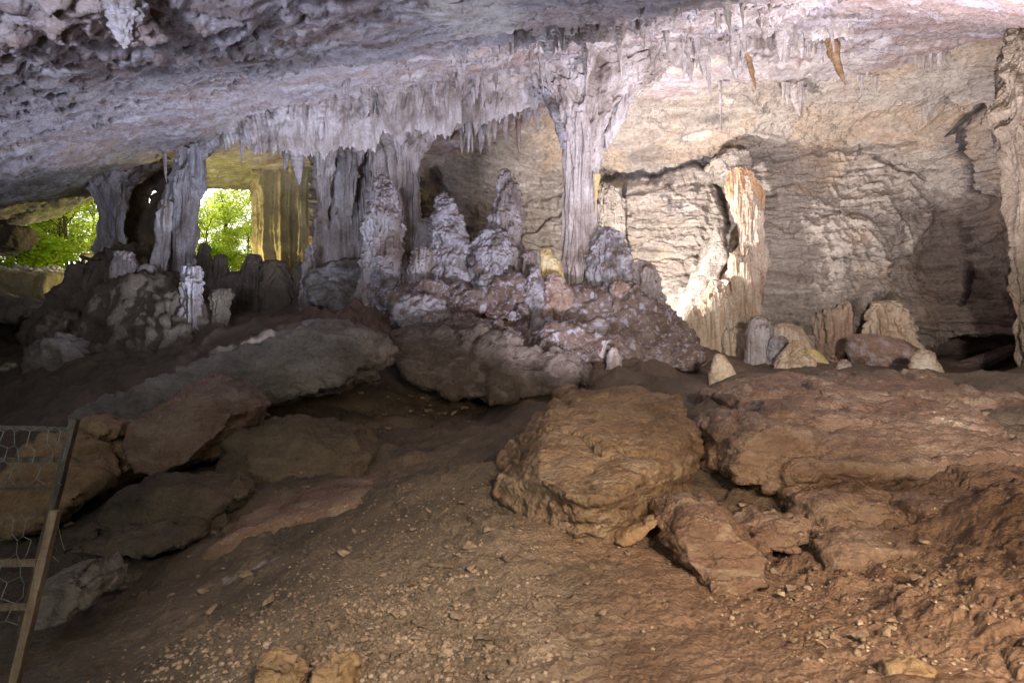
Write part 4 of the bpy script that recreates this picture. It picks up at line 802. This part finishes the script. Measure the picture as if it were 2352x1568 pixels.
for pl, nn_, ln, lab in [([(1795,200),(1860,188)], 9, 55, 'grey stalactite in the cluster on the upper wall'), ([(1965,175),(2025,168)], 7, 40, 'whitish stalactite in the frosted patch on the wall'), ([(2105,120),(2160,112)], 7, 60, 'grey stalactite high on the far right wall'), ([(1660,650),(1680,660)], 0, 0, '')]:
    for k in range(nn_):
        uu = rng.uniform(pl[0][0], pl[1][0]); vv = rng.uniform(pl[1][1], pl[0][1]) + rng.uniform(-5, 8); dd = float(wt(uu / 100, vv / 100)[0]) - 0.25
        o = bpy.data.objects.new('stalactite', protos[k % 9]); COL.objects.link(o); o.location = tuple(P(uu, vv, dd)); L = rng.uniform(.4, 1) * ln / F * dd; o.scale = (0.9 * L, 0.7 * L, L)
        thing(o, lab, 'stalactite', lab.replace('stalactite', 'stalactites', 1))

o = solid('rock_buttress', [outline_rock([(1700,530),(1758,512),(1815,540),(1850,575),(1925,625),(1942,680),(1925,745),(1870,790),(1780,800),(1730,760)], 21.1, 1.2, lean=.12)], M['wall'], 0.06, 'strata', 1.1, 1.0, smooth=4)
thing(o, 'pale swelling of the limestone wall right of the orange blade', 'rock buttress')
# ------------------------------------------------------------------ boulders
big = [P(1232,955,7.4),P(1290,898,7.9),P(1440,893,8.0),P(1560,905,7.6),P(1602,985,6.4),P(1575,1010,5.9),P(1225,1000,6.8),P(1160,1062,6.2),P(1225,1085,4.75),P(1300,1128,4.25),P(1372,1150,4.1),P(1405,1140,4.15),
       P(1560,1088,5.5),P(1397,1232,4.3),P(1372,1270,4.35),P(1290,1280,4.35),P(1228,1245,4.5),P(1202,1190,4.7),P(1140,1135,5.3),P(1290,1000,7.6),P(1600,1100,6.6),P(1250,1150,7.8)]
lo = [P(1375,1268,4.6), P(1560,1100,6.2), P(1180,1170,6.0), P(1300,900,8.6), P(1560,905,8.6)]
for q_ in lo: q_[2] -= 0.5
o = solid('boulder', [big + lo], M['bigrock'], 0.022, 'strata', 0.9, 0.75, smooth=1); thing(o, 'big tilted ochre boulder with a smooth undercut nose in the foreground', 'boulder')
BL = [
 ('great tilted slab with a blunt grey nose sloping down to the left', 'greyrock', 'strata', 1.0, 1.0, 0.04, [(195,962),(330,902),(460,858),(560,802),(700,752),(790,742),(880,768),(910,800),(905,825),(850,872),(760,900),(640,918),(560,905),(420,935),(280,985)], 10.9, 2.0, 0.45),
 ('rounded reddish-brown boulder leaning left of centre', 'redrock', 'boulder', 0.8, 0.7, 0.045, [(322,1030),(355,955),(420,900),(480,868),(560,878),(605,930),(580,975),(490,1055),(420,1085),(360,1078)], 8.0, 1.3, 0.35),
 ('yellowish rough boulder behind the wire fence', 'tanrock', 'boulder', 0.9, 0.9, 0.05, [(0,1195),(60,1080),(140,1010),(200,975),(275,1005),(318,1070),(290,1110),(200,1165),(120,1205)], 7.2, 1.4, 0.4),
 ('small pale capstone on top of the yellowish boulder', 'tanrock', 'boulder', 0.5, 0.8, 0.035, [(180,960),(240,950),(290,975),(285,1000),(230,1010),(185,990)], 7.6, 0.6, 0.2),
 ('flat dark rock under the reddish-brown boulder', 'darkrock', 'boulder', 0.8, 0.9, 0.045, [(250,1170),(300,1120),(420,1092),(540,1095),(580,1125),(540,1165),(400,1190),(290,1195)], 6.6, 1.0, 0.3),
 ('low ledge stone beneath the flat dark rock', 'darkrock', 'boulder', 0.7, 0.9, 0.045, [(180,1230),(300,1205),(450,1200),(480,1225),(380,1255),(240,1260)], 5.9, 0.9, 0.3),
 ('triangular grey-brown rock beside the near fence post', 'greyrock', 'boulder', 0.45, 0.8, 0.022, [(92,1395),(110,1345),(160,1295),(225,1268),(252,1315),(238,1370),(190,1412),(120,1425)], 4.4, 0.5, 0.2),
 ('smooth brown low rock beside the gravel path', 'redrock', 'mud', 0.9, 0.8, 0.045, [(510,1235),(600,1170),(720,1135),(850,1115),(880,1140),(800,1190),(680,1240),(580,1262)], 6.2, 1.3, 0.5),
 ('shadowed blocky boulder behind the smooth brown rock', 'darkrock', 'boulder', 0.9, 0.9, 0.05, [(530,1060),(560,975),(680,950),(820,985),(870,1040),(850,1095),(700,1125),(580,1120)], 8.4, 1.6, 0.4),
 ('great brown base boulder under the flowstone slope', 'darkgrey', 'boulder', 1.3, 0.9, 0.06, [(905,760),(1000,748),(1120,750),(1260,785),(1350,830),(1378,875),(1330,905),(1180,915),(1040,905),(940,870),(900,815)], 13.3, 3.0, 0.7),
 ('popcorn-crusted rock nose at the left end of the slope', 'popcorn', 'pop', 0.8, 1.1, 0.035, [(905,690),(950,675),(1010,690),(1030,725),(1000,755),(930,765),(900,740)], 14.6, 1.4, 0.4),
 ('leaning square-edged boulder right of the big tilted boulder', 'redrock', 'strata', 0.6, 0.9, 0.02, [(1510,1185),(1555,1156),(1640,1162),(1700,1215),(1716,1285),(1695,1330),(1640,1345),(1570,1300),(1530,1240)], 4.0, 0.8, 0.75),
 ('narrow tan slab wedged between the two foreground boulders', 'tanrock', 'boulder', 0.4, 0.5, 0.02, [(1405,1240),(1430,1212),(1500,1178),(1515,1185),(1480,1225),(1425,1252)], 4.4, 0.25, 0.1),
 ('cracked block at the left end of the rock ledge', 'redrock', 'strata', 0.8, 0.9, 0.03, [(1608,1040),(1640,985),(1700,950),(1790,960),(1800,1010),(1770,1070),(1690,1085),(1620,1075)], 6.3, 1.6, 0.4),
 ('small yellowish stone half buried at the bottom right', 'tanrock', 'boulder', 0.2, 0.8, 0.010, [(2030,1540),(2050,1508),(2095,1498),(2130,1520),(2135,1560),(2090,1585),(2045,1580)], 2.35, 0.14, 0.0),
 ('lumpy orange stone at the bottom edge amid gravel', 'tanrock', 'boulder', 0.2, 0.9, 0.010, [(585,1540),(600,1498),(640,1485),(680,1505),(700,1550),(680,1600),(600,1600)], 2.75, 0.16, 0.0),
 ('knobbly clay lump beside the lumpy orange stone', 'tanrock', 'boulder', 0.2, 0.9, 0.010, [(715,1560),(720,1520),(760,1500),(815,1510),(825,1560),(790,1600),(730,1600)], 2.7, 0.15, 0.0),
 ('dark rock overhang at the far left below the ceiling', 'darkrock', 'boulder', 0.7, 0.8, 0.05, [(-120,545),(-20,535),(30,520),(70,520),(66,536),(48,546),(46,574),(-10,584),(-120,590)], 20.6, 1.0, 0.0),
 ('low dark rock hump in front of the daylit wall', 'greyrock', 'boulder', 1.0, 0.9, 0.06, [(-40,690),(20,675),(80,680),(120,700),(110,735),(30,745),(-50,740)], 18.5, 1.8, 0.3),
 ('big knobbly block against the mound at far left', 'greyrock', 'boulder', 0.9, 0.9, 0.05, [(100,800),(140,770),(190,780),(210,840),(190,900),(130,900),(98,860)], 14.2, 1.4, 0.2),
 ('dark rounded boulder in the lower left corner', 'darkrock', 'mud', 0.9, 0.9, 0.03, [(-120,1600),(-40,1500),(120,1470),(300,1480),(420,1540),(440,1620),(100,1660)], 4.2, 1.0, 0.3),
 ('half-buried low stone near the bottom of the path', 'greyrock', 'mud', 0.6, 0.8, 0.02, [(330,1560),(400,1440),(520,1340),(640,1290),(700,1310),(640,1400),(520,1520),(420,1600)], 4.3, 0.6, 0.6),
]
for k, (lab, mm, kd, sc, amp, vx, ol, dd, th, ln) in enumerate(BL):
    o = solid('boulder' if 'slab' not in lab else 'rock_slab', [outline_rock(ol, dd, th, lean=ln)], M[mm], vx, kd, sc, amp, smooth=1, seed=k)
    thing(o, lab, 'boulder' if 'slab' not in lab else 'rock slab')
# the rock ledge on the right
led = [P(1612,905,9.5),P(1700,868,10.5),P(1850,862,11),P(2000,862,11),P(2060,880,9.8),P(2352,884,10.5),P(2600,890,10),P(1760,1088,5.6),P(1830,1092,5.4),P(1960,1078,5.3),P(2060,1062,5.35),P(2180,1075,5.3),P(2260,1085,5.3),
       P(1780,955,6.4),P(1950,950,6.2),P(2100,975,6.0),P(2235,1030,5.6),P(2380,1050,5.3),P(2600,1040,5.8)]
lo = [q_ + np.array([0, 0.5, -0.45]) for q_ in led]
def plate(ol, d0, lean, th):     # a fractured plate lying on the ledge
    c = np.mean(np.array(ol, float), 0); r = []
    for (a_, b_) in ol: dd_ = d0 + lean * (max(o_[1] for o_ in ol) - b_) / 100; q_ = P(a_, b_, dd_); r += [q_, q_ + np.array([0, 0.05, -th])]
    return r
o = solid('rock_ledge', [led + lo, plate([(1760,905),(1830,868),(1930,866),(2010,880),(2065,905),(2090,935),(1960,955),(1800,948)], 7.4, 3.0, .35), plate([(1640,905),(1700,858),(1770,868),(1790,905),(1700,930)], 8.6, 3.2, .3),
   plate([(1790,1000),(1900,955),(2060,960),(2120,1000),(2050,1050),(1850,1065)], 5.6, 1.0, .22), plate([(2080,930),(2200,915),(2380,930),(2500,980),(2300,1010),(2120,985)], 6.2, 2.2, .25), plate([(1700,960),(1790,930),(1850,960),(1800,1040),(1700,1050)], 6.0, 1.2, .3)], M['redrock'], 0.030, 'strata', 1.0, 0.9, smooth=0)
thing(o, 'wide layered brown ledge with a dark undercut on the right', 'rock ledge')
for k, (ol, dd, th, mm, lab) in enumerate([
  ([(1820,1120),(1960,1108),(2080,1120),(2090,1160),(1980,1175),(1850,1165)], 4.9, .7, 'redrock', 'flat clay-coated block just under the ledge'),
  ([(2080,1130),(2200,1110),(2330,1130),(2400,1200),(2280,1260),(2120,1220)], 4.4, .8, 'redrock', 'broad clay-coated block at the right edge under the ledge'),
  ([(1700,1180),(1760,1150),(1840,1160),(1850,1200),(1780,1225),(1710,1215)], 4.6, .5, 'redrock', 'small broken block beside the dark slot on the bank'),
  ([(1870,1230),(1960,1200),(2060,1215),(2090,1290),(2010,1330),(1900,1300)], 4.0, .5, 'redrock', 'crumbly clay block low on the right bank'),
  ([(2200,1380),(2300,1330),(2420,1350),(2440,1480),(2300,1500),(2210,1450)], 2.9, .4, 'redrock', 'orange clay block nearest the camera at the right edge')]):
    pp = outline_rock(ol, dd, th, lean=.8)
    for q_ in pp: q_[2] -= .09
    thing(solid('boulder', [pp], M[mm], .022, 'strata', .6, 1.0, smooth=1, seed=k + 70), lab, 'boulder')
# daylit stone wall at the entrance, with rubble on it
o = solid('stone_wall', [outline_rock([(-160,640),(-160,632),(20,628),(130,630),(182,634),(186,715),(120,722),(0,722),(-160,722)], 21.3, 2.4)], M['daylight_tint'], 0.08, 'rock', 0.9, 0.8)
thing(o, 'daylit earthy stone bank below the left entrance', 'stone bank')
def pebbles(name, pts, m, label, cat=None, kind=None, sub=1):
    bm = bmesh.new(); bmesh.ops.create_icosphere(bm, subdivisions=sub, radius=1.0); bv = np.array([v.co[:] for v in bm.verts]); bf = np.array([[v.index for v in f.verts] for f in bm.faces]); bm.free()
    n = len(pts); R = np.random.RandomState(5); V = np.repeat(bv[None], n, 0); V *= R.uniform(0.55, 1.0, (n, 1, 3)) * (1 + 0.35 * (R.rand(n, len(bv), 1) - 0.5))
    a = R.rand(n) * 6.28; b = R.rand(n) * 6.28; ca, sa, cb, sb = np.cos(a), np.sin(a), np.cos(b), np.sin(b)
    x_, y_, z_ = V[..., 0], V[..., 1], V[..., 2]
    y2 = y_ * cb[:, None] - z_ * sb[:, None]; z2_ = y_ * sb[:, None] + z_ * cb[:, None]; x3 = x_ * ca[:, None] - y2 * sa[:, None]; y3 = x_ * sa[:, None] + y2 * ca[:, None]
    p = np.array(pts); V = np.stack([x3, y3, z2_ * 0.8], -1) * p[:, None, 3:4] + p[:, None, :3]
    Fq = (bf[None] + (np.arange(n) * len(bv))[:, None, None]).reshape(-1, 3)
    me = np_mesh(name, V.reshape(-1, 3), Fq, smooth=False); o = link(name, me, m); 
    if kind: tag(o, label=label, kind=kind)
    else: thing(o, label, cat)
    return o
pts = []
drift = [(rng.gauss(-0.7, 0.6), rng.gauss(3.1, 0.5), rng.uniform(.12, .4)) for _ in range(45)]
for k in range(19000):
    t = rng.random()
    if t < 0.50: c_ = drift[rng.randrange(45)]; xx = rng.gauss(c_[0], c_[2]); yy = rng.gauss(c_[1], c_[2])
    elif t < 0.68: xx = rng.gauss(-0.75, 0.7); yy = rng.gauss(3.2, 0.7)
    elif t < 0.86: xx = rng.gauss(-0.6, 0.7); yy = rng.gauss(4.8, 0.9)
    elif t < 0.975: xx = rng.uniform(1.2, 3.0); yy = rng.uniform(2.3, 4.6)
    else: xx = rng.gauss(-2.0, 0.9); yy = rng.gauss(11.8, 0.8)
    if yy < 2.2 or (xx > 0.25 and yy < 4.1 and xx < 1.2 and rng.random() < 0.9): continue
    s = 0.0035 + 0.022 * rng.random() ** 5 + (0.016 * rng.random() if rng.random() < 0.04 else 0)
    s *= 1 + 0.08 * max(0, yy - 4)
    if yy > 3.8: s *= .7
    pts.append((xx, yy, floor_z(xx, yy) - 0.05 * s, s))
pebbles('gravel', pts, M['pebble'], 'loose brown gravel strewn over the path', kind='stuff')
pts = [(xx, 21.2 + rng.uniform(-.3, .9), 4.15 + rng.uniform(-0.05, .25), rng.uniform(.08, .2)) for xx in [rng.uniform(-20.5, -17.0) for _ in range(150)]]
pebbles('rubble', pts, M['white_stone'], 'sunlit white rubble on top of the entrance bank', kind='stuff')
# countable loose stones
SM = []
for k in range(8):
    o = solid('loose_stone', [[(rng.uniform(-1, 1), rng.uniform(-.8, .8), rng.uniform(-.45, .5)) for _ in range(12)]], M['pebble'], 0.09, 'boulder', 1.0, 0.4, smooth=1, seed=k); SM.append(o.data)
    bpy.data.objects.remove(o)
LS = [((985,1205),.045,'single tan stone standing on the dark path'),((1062,1185),.06,'flat angular stone beside the big boulder'),((890,975),.09,'pale stone alone on the dark slope'),((1168,1322),.075,'dark diamond-shaped stone below the big boulder'),
      ((1085,1340),.05,'grey cube-like stone next to the path'),((950,1362),.05,'square pinkish stone on the gravel'),((765,1460),.05,'rounded stone at the left of the gravel heap'),((1050,1440),.06,'broad flat stone in the gravel heap'),
      ((1110,1445),.06,'angular stone right of the broad flat one'),((1080,1295),.07,'long flat stone below the broken slab'),((1300,1262),.05,'dark stone tucked under the boulder nose'),((1010,910),.16,'long pale stone on the slope below the base boulder'),
      ((985,930),.12,'brown stone among rubble on the far slope'),((945,915),.12,'round stone among rubble on the far slope'),((1120,1262),.06,'low wedge stone at the edge of the path')]
def place_stone(k, uu, vv, s, lab, grp=None):
    dd = hit(floor_s, uu, vv, 2.0, 16, above=False); dd = dd or 6.0
    xx = (uu - 1176) / F * dd
    o = bpy.data.objects.new('loose_stone', SM[k % 8]); COL.objects.link(o); o.location = (xx, dd, floor_z(xx, dd) - 0.1 * s); o.scale = (s, s, s * .8); o.rotation_euler = (rng.uniform(-.3, .3), rng.uniform(-.3, .3), rng.uniform(0, 6.28))
    thing(o, lab, 'stone', grp)
def ground_hit(uu, vv):
    ds = np.linspace(2.0, 18, 900); z_ = EYE + (784 - vv) / F * ds; k = np.where(floor_s((uu - 1176) / F * ds, ds) > z_)[0]; return float(ds[k[0]]) if len(k) else 6.0
def place_stone(k, uu, vv, s, lab, grp=None):
    dd = ground_hit(uu, vv); xx = (uu - 1176) / F * dd
    o = bpy.data.objects.new('loose_stone', SM[k % 8]); COL.objects.link(o); o.location = (xx, dd, floor_z(xx, dd) + 0.1 * s); o.scale = (s, s, s * .8); o.rotation_euler = (rng.uniform(-.3, .3), rng.uniform(-.3, .3), rng.uniform(0, 6.28))
    thing(o, lab, 'stone', grp)
for k, ((uu, vv), s, lab) in enumerate(LS): place_stone(k, uu, vv, s, lab)
for k in range(95):
    uu = rng.gauss(930, 190); vv = rng.uniform(1330, 1560) if k < 70 else rng.uniform(1180, 1330)
    place_stone(k, uu, vv, rng.uniform(.018, .042), 'fist-sized stone lying in the gravel heap', 'stones lying in the gravel heap')
for k in range(40):
    uu = rng.uniform(1650, 2150); vv = rng.uniform(1130, 1540)
    place_stone(k, uu, vv, rng.uniform(.02, .055), 'earthy clod on the bank under the right ledge', 'clods on the bank under the right ledge')
for k in range(30):
    uu = rng.gauss(960, 90); vv = rng.uniform(880, 945)
    place_stone(k, uu, vv, rng.uniform(.05, .12), 'rubble stone at the foot of the grey slab', 'rubble stones at the foot of the grey slab')

for k in range(45):
    place_stone(k, rng.uniform(120, 820), rng.uniform(1000, 1420), rng.uniform(.025, .08), 'dark stone among the shadowed boulders on the left', 'stones among the shadowed boulders')
for k in range(24):
    place_stone(k, rng.uniform(1150, 1560), rng.uniform(1240, 1330), rng.uniform(.015, .035), 'crumb of rock at the foot of the big boulder', 'crumbs at the foot of the big boulder')
def tube(pts, rad, seg=8):       # swept tube -> verts, quads
    pts = np.array(pts, float); n = len(pts); rad = np.broadcast_to(rad, (n,)); T = np.gradient(pts, axis=0); T /= np.maximum(np.linalg.norm(T, axis=1, keepdims=True), 1e-9)
    up = np.array([0.3, 0.2, 0.93]); A = np.cross(T, up); A /= np.maximum(np.linalg.norm(A, axis=1, keepdims=True), 1e-9); B = np.cross(T, A); a = np.linspace(0, 2 * np.pi, seg, endpoint=False)
    V = pts[:, None] + (np.cos(a)[None, :, None] * A[:, None] + np.sin(a)[None, :, None] * B[:, None]) * rad[:, None, None]
    V = V.reshape(-1, 3); Q = grid_quads(n, seg, True); return V, Q
def merged(tubes):
    Vs, Qs, o = [], [], 0
    for V, Q in tubes: Vs.append(V); Qs.append(Q + o); o += len(V)
    return np.concatenate(Vs), np.concatenate(Qs)
def log(name, a, b, r0, r1, m, parent=None, seg=14, wob=0.01, n=24):
    t = np.linspace(0, 1, n)[:, None]; a = np.array(a); b = np.array(b); pts = a * (1 - t) + b * t; L = np.linalg.norm(b - a)
    pts = pts + wob * np.stack([np.sin(t[:, 0] * 7 + a[0]), np.cos(t[:, 0] * 5), 0 * t[:, 0]], 1); pts = np.concatenate([pts[:1], pts, pts[-1:]])
    rad = np.concatenate([[1e-4], np.linspace(r0, r1, n), [1e-4]]); V, Q = tube(pts, rad, seg); me = np_mesh(name, V, Q)
    return link(name, me, m, parent, origin=tuple(a) if parent is None else tuple(parent.location))
def plank(name, a, b, w, th, m, parent=None):
    a = Vector(a); b = Vector(b); ax = (b - a).normalized(); s = ax.cross(Vector((0, 1, 0))).normalized() * w / 2; f = ax.cross(s).normalized() * th / 2
    bm = bmesh.new(); n = 14; rings = []
    for k in range(n):
        c = a.lerp(b, k / (n - 1)); j = 1 + 0.08 * math.sin(k * 1.9 + a.x)
        rings.append([bm.verts.new(c + s * i * j + f * q) for i, q in ((-1, -1), (1, -1), (1, 1), (-1, 1))])
    for k in range(n - 1):
        for i in range(4): bm.faces.new((rings[k][i], rings[k][(i+1) % 4], rings[k+1][(i+1) % 4], rings[k+1][i]))
    bm.faces.new(rings[0][::-1]); bm.faces.new(rings[-1]); bmesh.ops.bevel(bm, geom=[e for e in bm.edges if len(e.link_faces) == 2 and e.calc_face_angle(0) > 1.0], offset=min(w, th) * .15, segments=2, affect='EDGES')
    bmesh.ops.recalc_face_normals(bm, faces=bm.faces); me = bpy.data.meshes.new(name); bm.to_mesh(me); bm.free()
    return link(name, me, m, parent, origin=tuple(a) if parent is None else tuple(parent.location))
def hexnet(corner, ex, ez, w, h, cell, rad):
    """hexagonal wire net in the plane corner + a*ex + b*ez"""
    corner, ex, ez = map(np.array, (corner, ex, ez)); tubes = []; sx = cell; sy = cell * 0.9
    R = np.random.RandomState(3)
    def J(i, j): r = np.random.RandomState((i * 7919 + j * 104729) % 99991); return (r.rand(2) - .5) * cell * .14
    def pt(i, j):                # brick lattice vertices
        x_ = i * sx / 2; y_ = j * sy + (0.28 * sy if (i + j) % 2 else 0); q = np.array([x_, y_]) + J(i, j); return corner + ex * q[0] + ez * q[1] + np.cross(ex, ez) * 0.02 * math.sin(i * 1.3 + j)
    ni, nj = int(w / (sx / 2)), int(h / sy)
    for i in range(ni):
        for j in range(nj):
            tubes.append(tube([pt(i, j), pt(i + 1, j)], rad, 5))
            if (i + j) % 2 and j + 1 < nj: tubes.append(tube([pt(i, j), pt(i, j + 1)], rad * 1.5, 5))
    return merged(tubes)
def fence(post_top, post_bot, far_top, rails, net, cell, pw, label, wd='wood'):
    base = P(*post_bot); e = empty('wire_fence', base, label, 'fence')
    plank('post', P(*post_bot), P(*post_top), pw, pw * .8, M[wd], e)
    for (a, b, rw) in rails: plank('rail', P(*a), P(*b), rw, rw * .6, M[wd], e)
    o_, x_, z_ = net; c = P(*o_); ex = P(*x_) - c; w = np.linalg.norm(ex); ex = ex / w; ez = P(*z_) - c; h = np.linalg.norm(ez); ez = ez / h
    V, Q = hexnet(c, ex, ez, w, h, cell, 0.0016 if cell < .13 else 0.0022); me = np_mesh('wire_mesh', V, Q); link('wire_mesh', me, M['wire'], e, origin=tuple(e.location))
fence((128,1172,3.0), (26,1600,2.9), None, [((85,1292,3.02), (-260,1290,3.3), .036), ((62,1392,3.0), (-260,1402,3.3), .032)], ((92,1178,2.99), (-240,1188,3.2), (20,1500,2.9)), 0.12, 0.042, 'near wooden fence post with rails and slack hexagonal wire netting')
fence((172,962,4.1), (40,1500,3.9), None, [((160,985,4.1), (-260,975,4.5), .035), ((152,1056,4.08), (-260,1052,4.5), .035), ((140,1122,4.06), (-260,1122,4.5), .02)], ((165,978,4.06), (-240,985,4.4), (130,1172,3.98)), 0.14, 0.05, 'farther wooden fence with dark netting in front of the yellowish boulder', 'farwood')
# stray wires by the near post
V, Q = merged([tube([P(132,1200,3.0), P(140,1235,3.02), P(148,1262,3.03)], .0018, 5), tube([P(118,1275,3.0), P(135,1290,3.0), P(128,1255,3.0)], .0018, 5)])
o = link('loose_wire', np_mesh('loose_wire', V, Q), M['wire'], None); thing(o, 'broken strand of wire sticking out past the near post', 'wire')
# wooden rail at the entrance
e = empty('wooden_railing', P(192,634,22.6), 'rough log railing outside the left entrance', 'railing')
log('rail', P(184,588,22.4), P(300,578,23.4), .085, .09, M['logwood'], e); log('rail', P(186,590,22.4), P(258,612,22.2), .075, .085, M['darkwood'], e)
log('post', P(184,640,22.6), P(193,588,22.5), .08, .075, M['darkwood'], e); log('post', P(224,640,22.4), P(234,602,22.3), .09, .08, M['darkwood'], e)
# stick, leaf
o = log('broken_stick', P(985,1302,3.98), P(1042,1306,3.92), .018, .014, M['wood'], None, 10, .002, 10); o.location.z = floor_z(-0.57, 3.95) + .03; thing(o, 'short broken stick lying on the gravel', 'stick')
def leaf_mesh(L):
    bm = bmesh.new(); n = 7; l = []; r = []; c = []
    for k in range(n):
        t = k / (n - 1); w = math.sin(math.pi * min(1, t * .96 + .02)) * .3 * L; zz = .12 * L * math.sin(t * 3)
        l.append(bm.verts.new((t * L, -w, zz + w * .4))); r.append(bm.verts.new((t * L, w, zz + w * .4))); c.append(bm.verts.new((t * L, 0, zz)))
    for k in range(n - 1): bm.faces.new((l[k], l[k+1], c[k+1], c[k])); bm.faces.new((c[k], c[k+1], r[k+1], r[k]))
    bmesh.ops.solidify(bm, geom=bm.faces[:], thickness=.0015)
    me = bpy.data.meshes.new('dry_leaf'); bm.to_mesh(me); bm.free(); return me
lm = leaf_mesh(.11); lm.materials.append(M['dryleaf'])
for (uu, vv, dd, lab) in [(1352,1148,4.42,'curled dry leaf lying on the edge of the big boulder')]:
    o = bpy.data.objects.new('dry_leaf', lm); COL.objects.link(o); o.location = tuple(P(uu, vv - 3, dd)); o.rotation_euler = (.2, -.1, .4); thing(o, lab, 'leaf')

# ------------------------------------------------------------------ trees and bushes outside
def leaves(clumps, size, seed, per):
    R = np.random.RandomState(seed); C = []
    for (c, r) in clumps:
        n = int(per * (r / 0.7) ** 2); dirs = R.normal(size=(n, 3)); dirs /= np.linalg.norm(dirs, axis=1, keepdims=True)
        C.append(np.array(c)[None] + dirs * (r * R.rand(n, 1) ** 0.45) * np.array([1.2, 1.2, .6]))
    C = np.concatenate(C); n = len(C); a = R.normal(size=(n, 3)); a[:, 2] *= .35; a /= np.linalg.norm(a, axis=1, keepdims=True); b = R.normal(size=(n, 3)); b -= (b * a).sum(1, keepdims=True) * a; b /= np.linalg.norm(b, axis=1, keepdims=True)
    s = size * R.uniform(.6, 1.3, (n, 1)); V = np.stack([C - a * s, C + b * s * .45, C + a * s, C - b * s * .45], 1)
    return V.reshape(-1, 3), np.arange(4 * n).reshape(-1, 4)
def make_tree(seed, H, spread, low, mat, label, cat='tree', per=95, ncl=40, trunk=.13):
    R = random.Random(seed); e = empty('tree' if cat == 'tree' else 'bush', (0, 0, 0), label, cat)
    top = Vector((R.uniform(-.6, .6), R.uniform(-.6, .6), H * .9)); tb = [tube([(0, 0, -.3), (top.x * .2, top.y * .3, H * .3), (top.x * .7, top.y * .5, H * .6), tuple(top)], np.array([trunk, trunk * .8, trunk * .55, trunk * .2]), 9)]; cl = []
    for k in range(ncl):
        hh = H * R.uniform(low, 1.0); ang = R.uniform(0, 6.28); rr = spread * R.uniform(.25, 1) * (1 - .45 * max(0, hh / H - .6)); s = Vector((top.x * hh / H * .7, top.y * hh / H * .6, hh * .72)); t_ = Vector((math.cos(ang) * rr, math.sin(ang) * rr, hh))
        if k % 2 == 0: m_ = s.lerp(t_, .5) + Vector((R.uniform(-.2, .2), R.uniform(-.2, .2), .15)); tb.append(tube([tuple(s), tuple(m_), tuple(t_)], np.array([trunk * .35, trunk * .22, trunk * .08]), 6))
        cl.append((tuple(t_), R.uniform(.45, 1.0)))
    V, Q = merged(tb); link('trunk', np_mesh('trunk', V, Q), M['bark'], e); V, Q = leaves(cl, .12, seed, per); link('crown', np_mesh('crown', V, Q, False), mat, e); return e
def copy_tree(o, parent=None):
    c = o.copy(); COL.objects.link(c); c.parent = parent
    for ch in [q for q in o.children]: copy_tree(ch, c)
    return c
kinds = [make_tree(1, 9, 2.6, .25, M['leaf'], 'x'), make_tree(2, 11, 3.0, .3, M['leaf2'], 'x', per=80), make_tree(3, 7, 2.2, .15, M['leaf'], 'x', trunk=.08), make_tree(4, 2.2, 1.3, .1, M['leaf2'], 'x', 'bush', 110, 20, .04)]
used = set()
TR = [(0,-23.0,29,'bright green tree leaning right of the dark overhang'),(2,-26.5,31,'low leafy tree near the left edge of the entrance'),(1,-30,36,'taller darker tree behind the left entrance'),(0,-27.5,37,'bright green tree farther back through the left entrance'),
      (2,-21.5,27.5,'thin-trunked tree next to the log railing'),(1,-26.5,33.5,'dense tree in the middle of the left entrance'),(3,-20.6,25.5,'small dark bush behind the log railing'),(3,-22.3,26,'straggly bush left of the log railing'),
      (0,-17.4,35,'sunlit tree in the middle of the bright opening'),(2,-17.0,31.5,'low bright tree at the foot of the bright opening'),(1,-19.5,39,'tall tree on the left of the bright opening'),(0,-21.5,43,'far tree at the left side of the bright opening'),
      (1,-17.5,43,'far tall tree at the right side of the bright opening'),(2,-15.2,32.5,'slim tree at the right edge of the bright opening'),(3,-15.0,29.5,'bush on the sill of the bright opening'),(3,-16.6,30.0,'leafy bush under the bright opening'),
      (1,-34,44,'distant tree far beyond the left entrance'),(0,-38,42,'outermost tree far left beyond the entrance'),(3,-24.2,27,'low scrub at the far left of the entrance')]
for k, (kd, xx, yy, lab) in enumerate(TR):
    o = kinds[kd] if kd not in used else copy_tree(kinds[kd]); used.add(kd)
    o.location = (xx, yy, float(floor_s(xx, yy)[0])); o.rotation_euler = (0, 0, k * 1.7); s = (0.85 + 0.3 * ((k * 37) % 10) / 10) * (.72 if 'bright opening' in lab else 1); o.scale = (s, s, s)
    o['label'] = lab; o['group'] = 'bushes outside the cave' if kd == 3 else 'trees outside the cave'
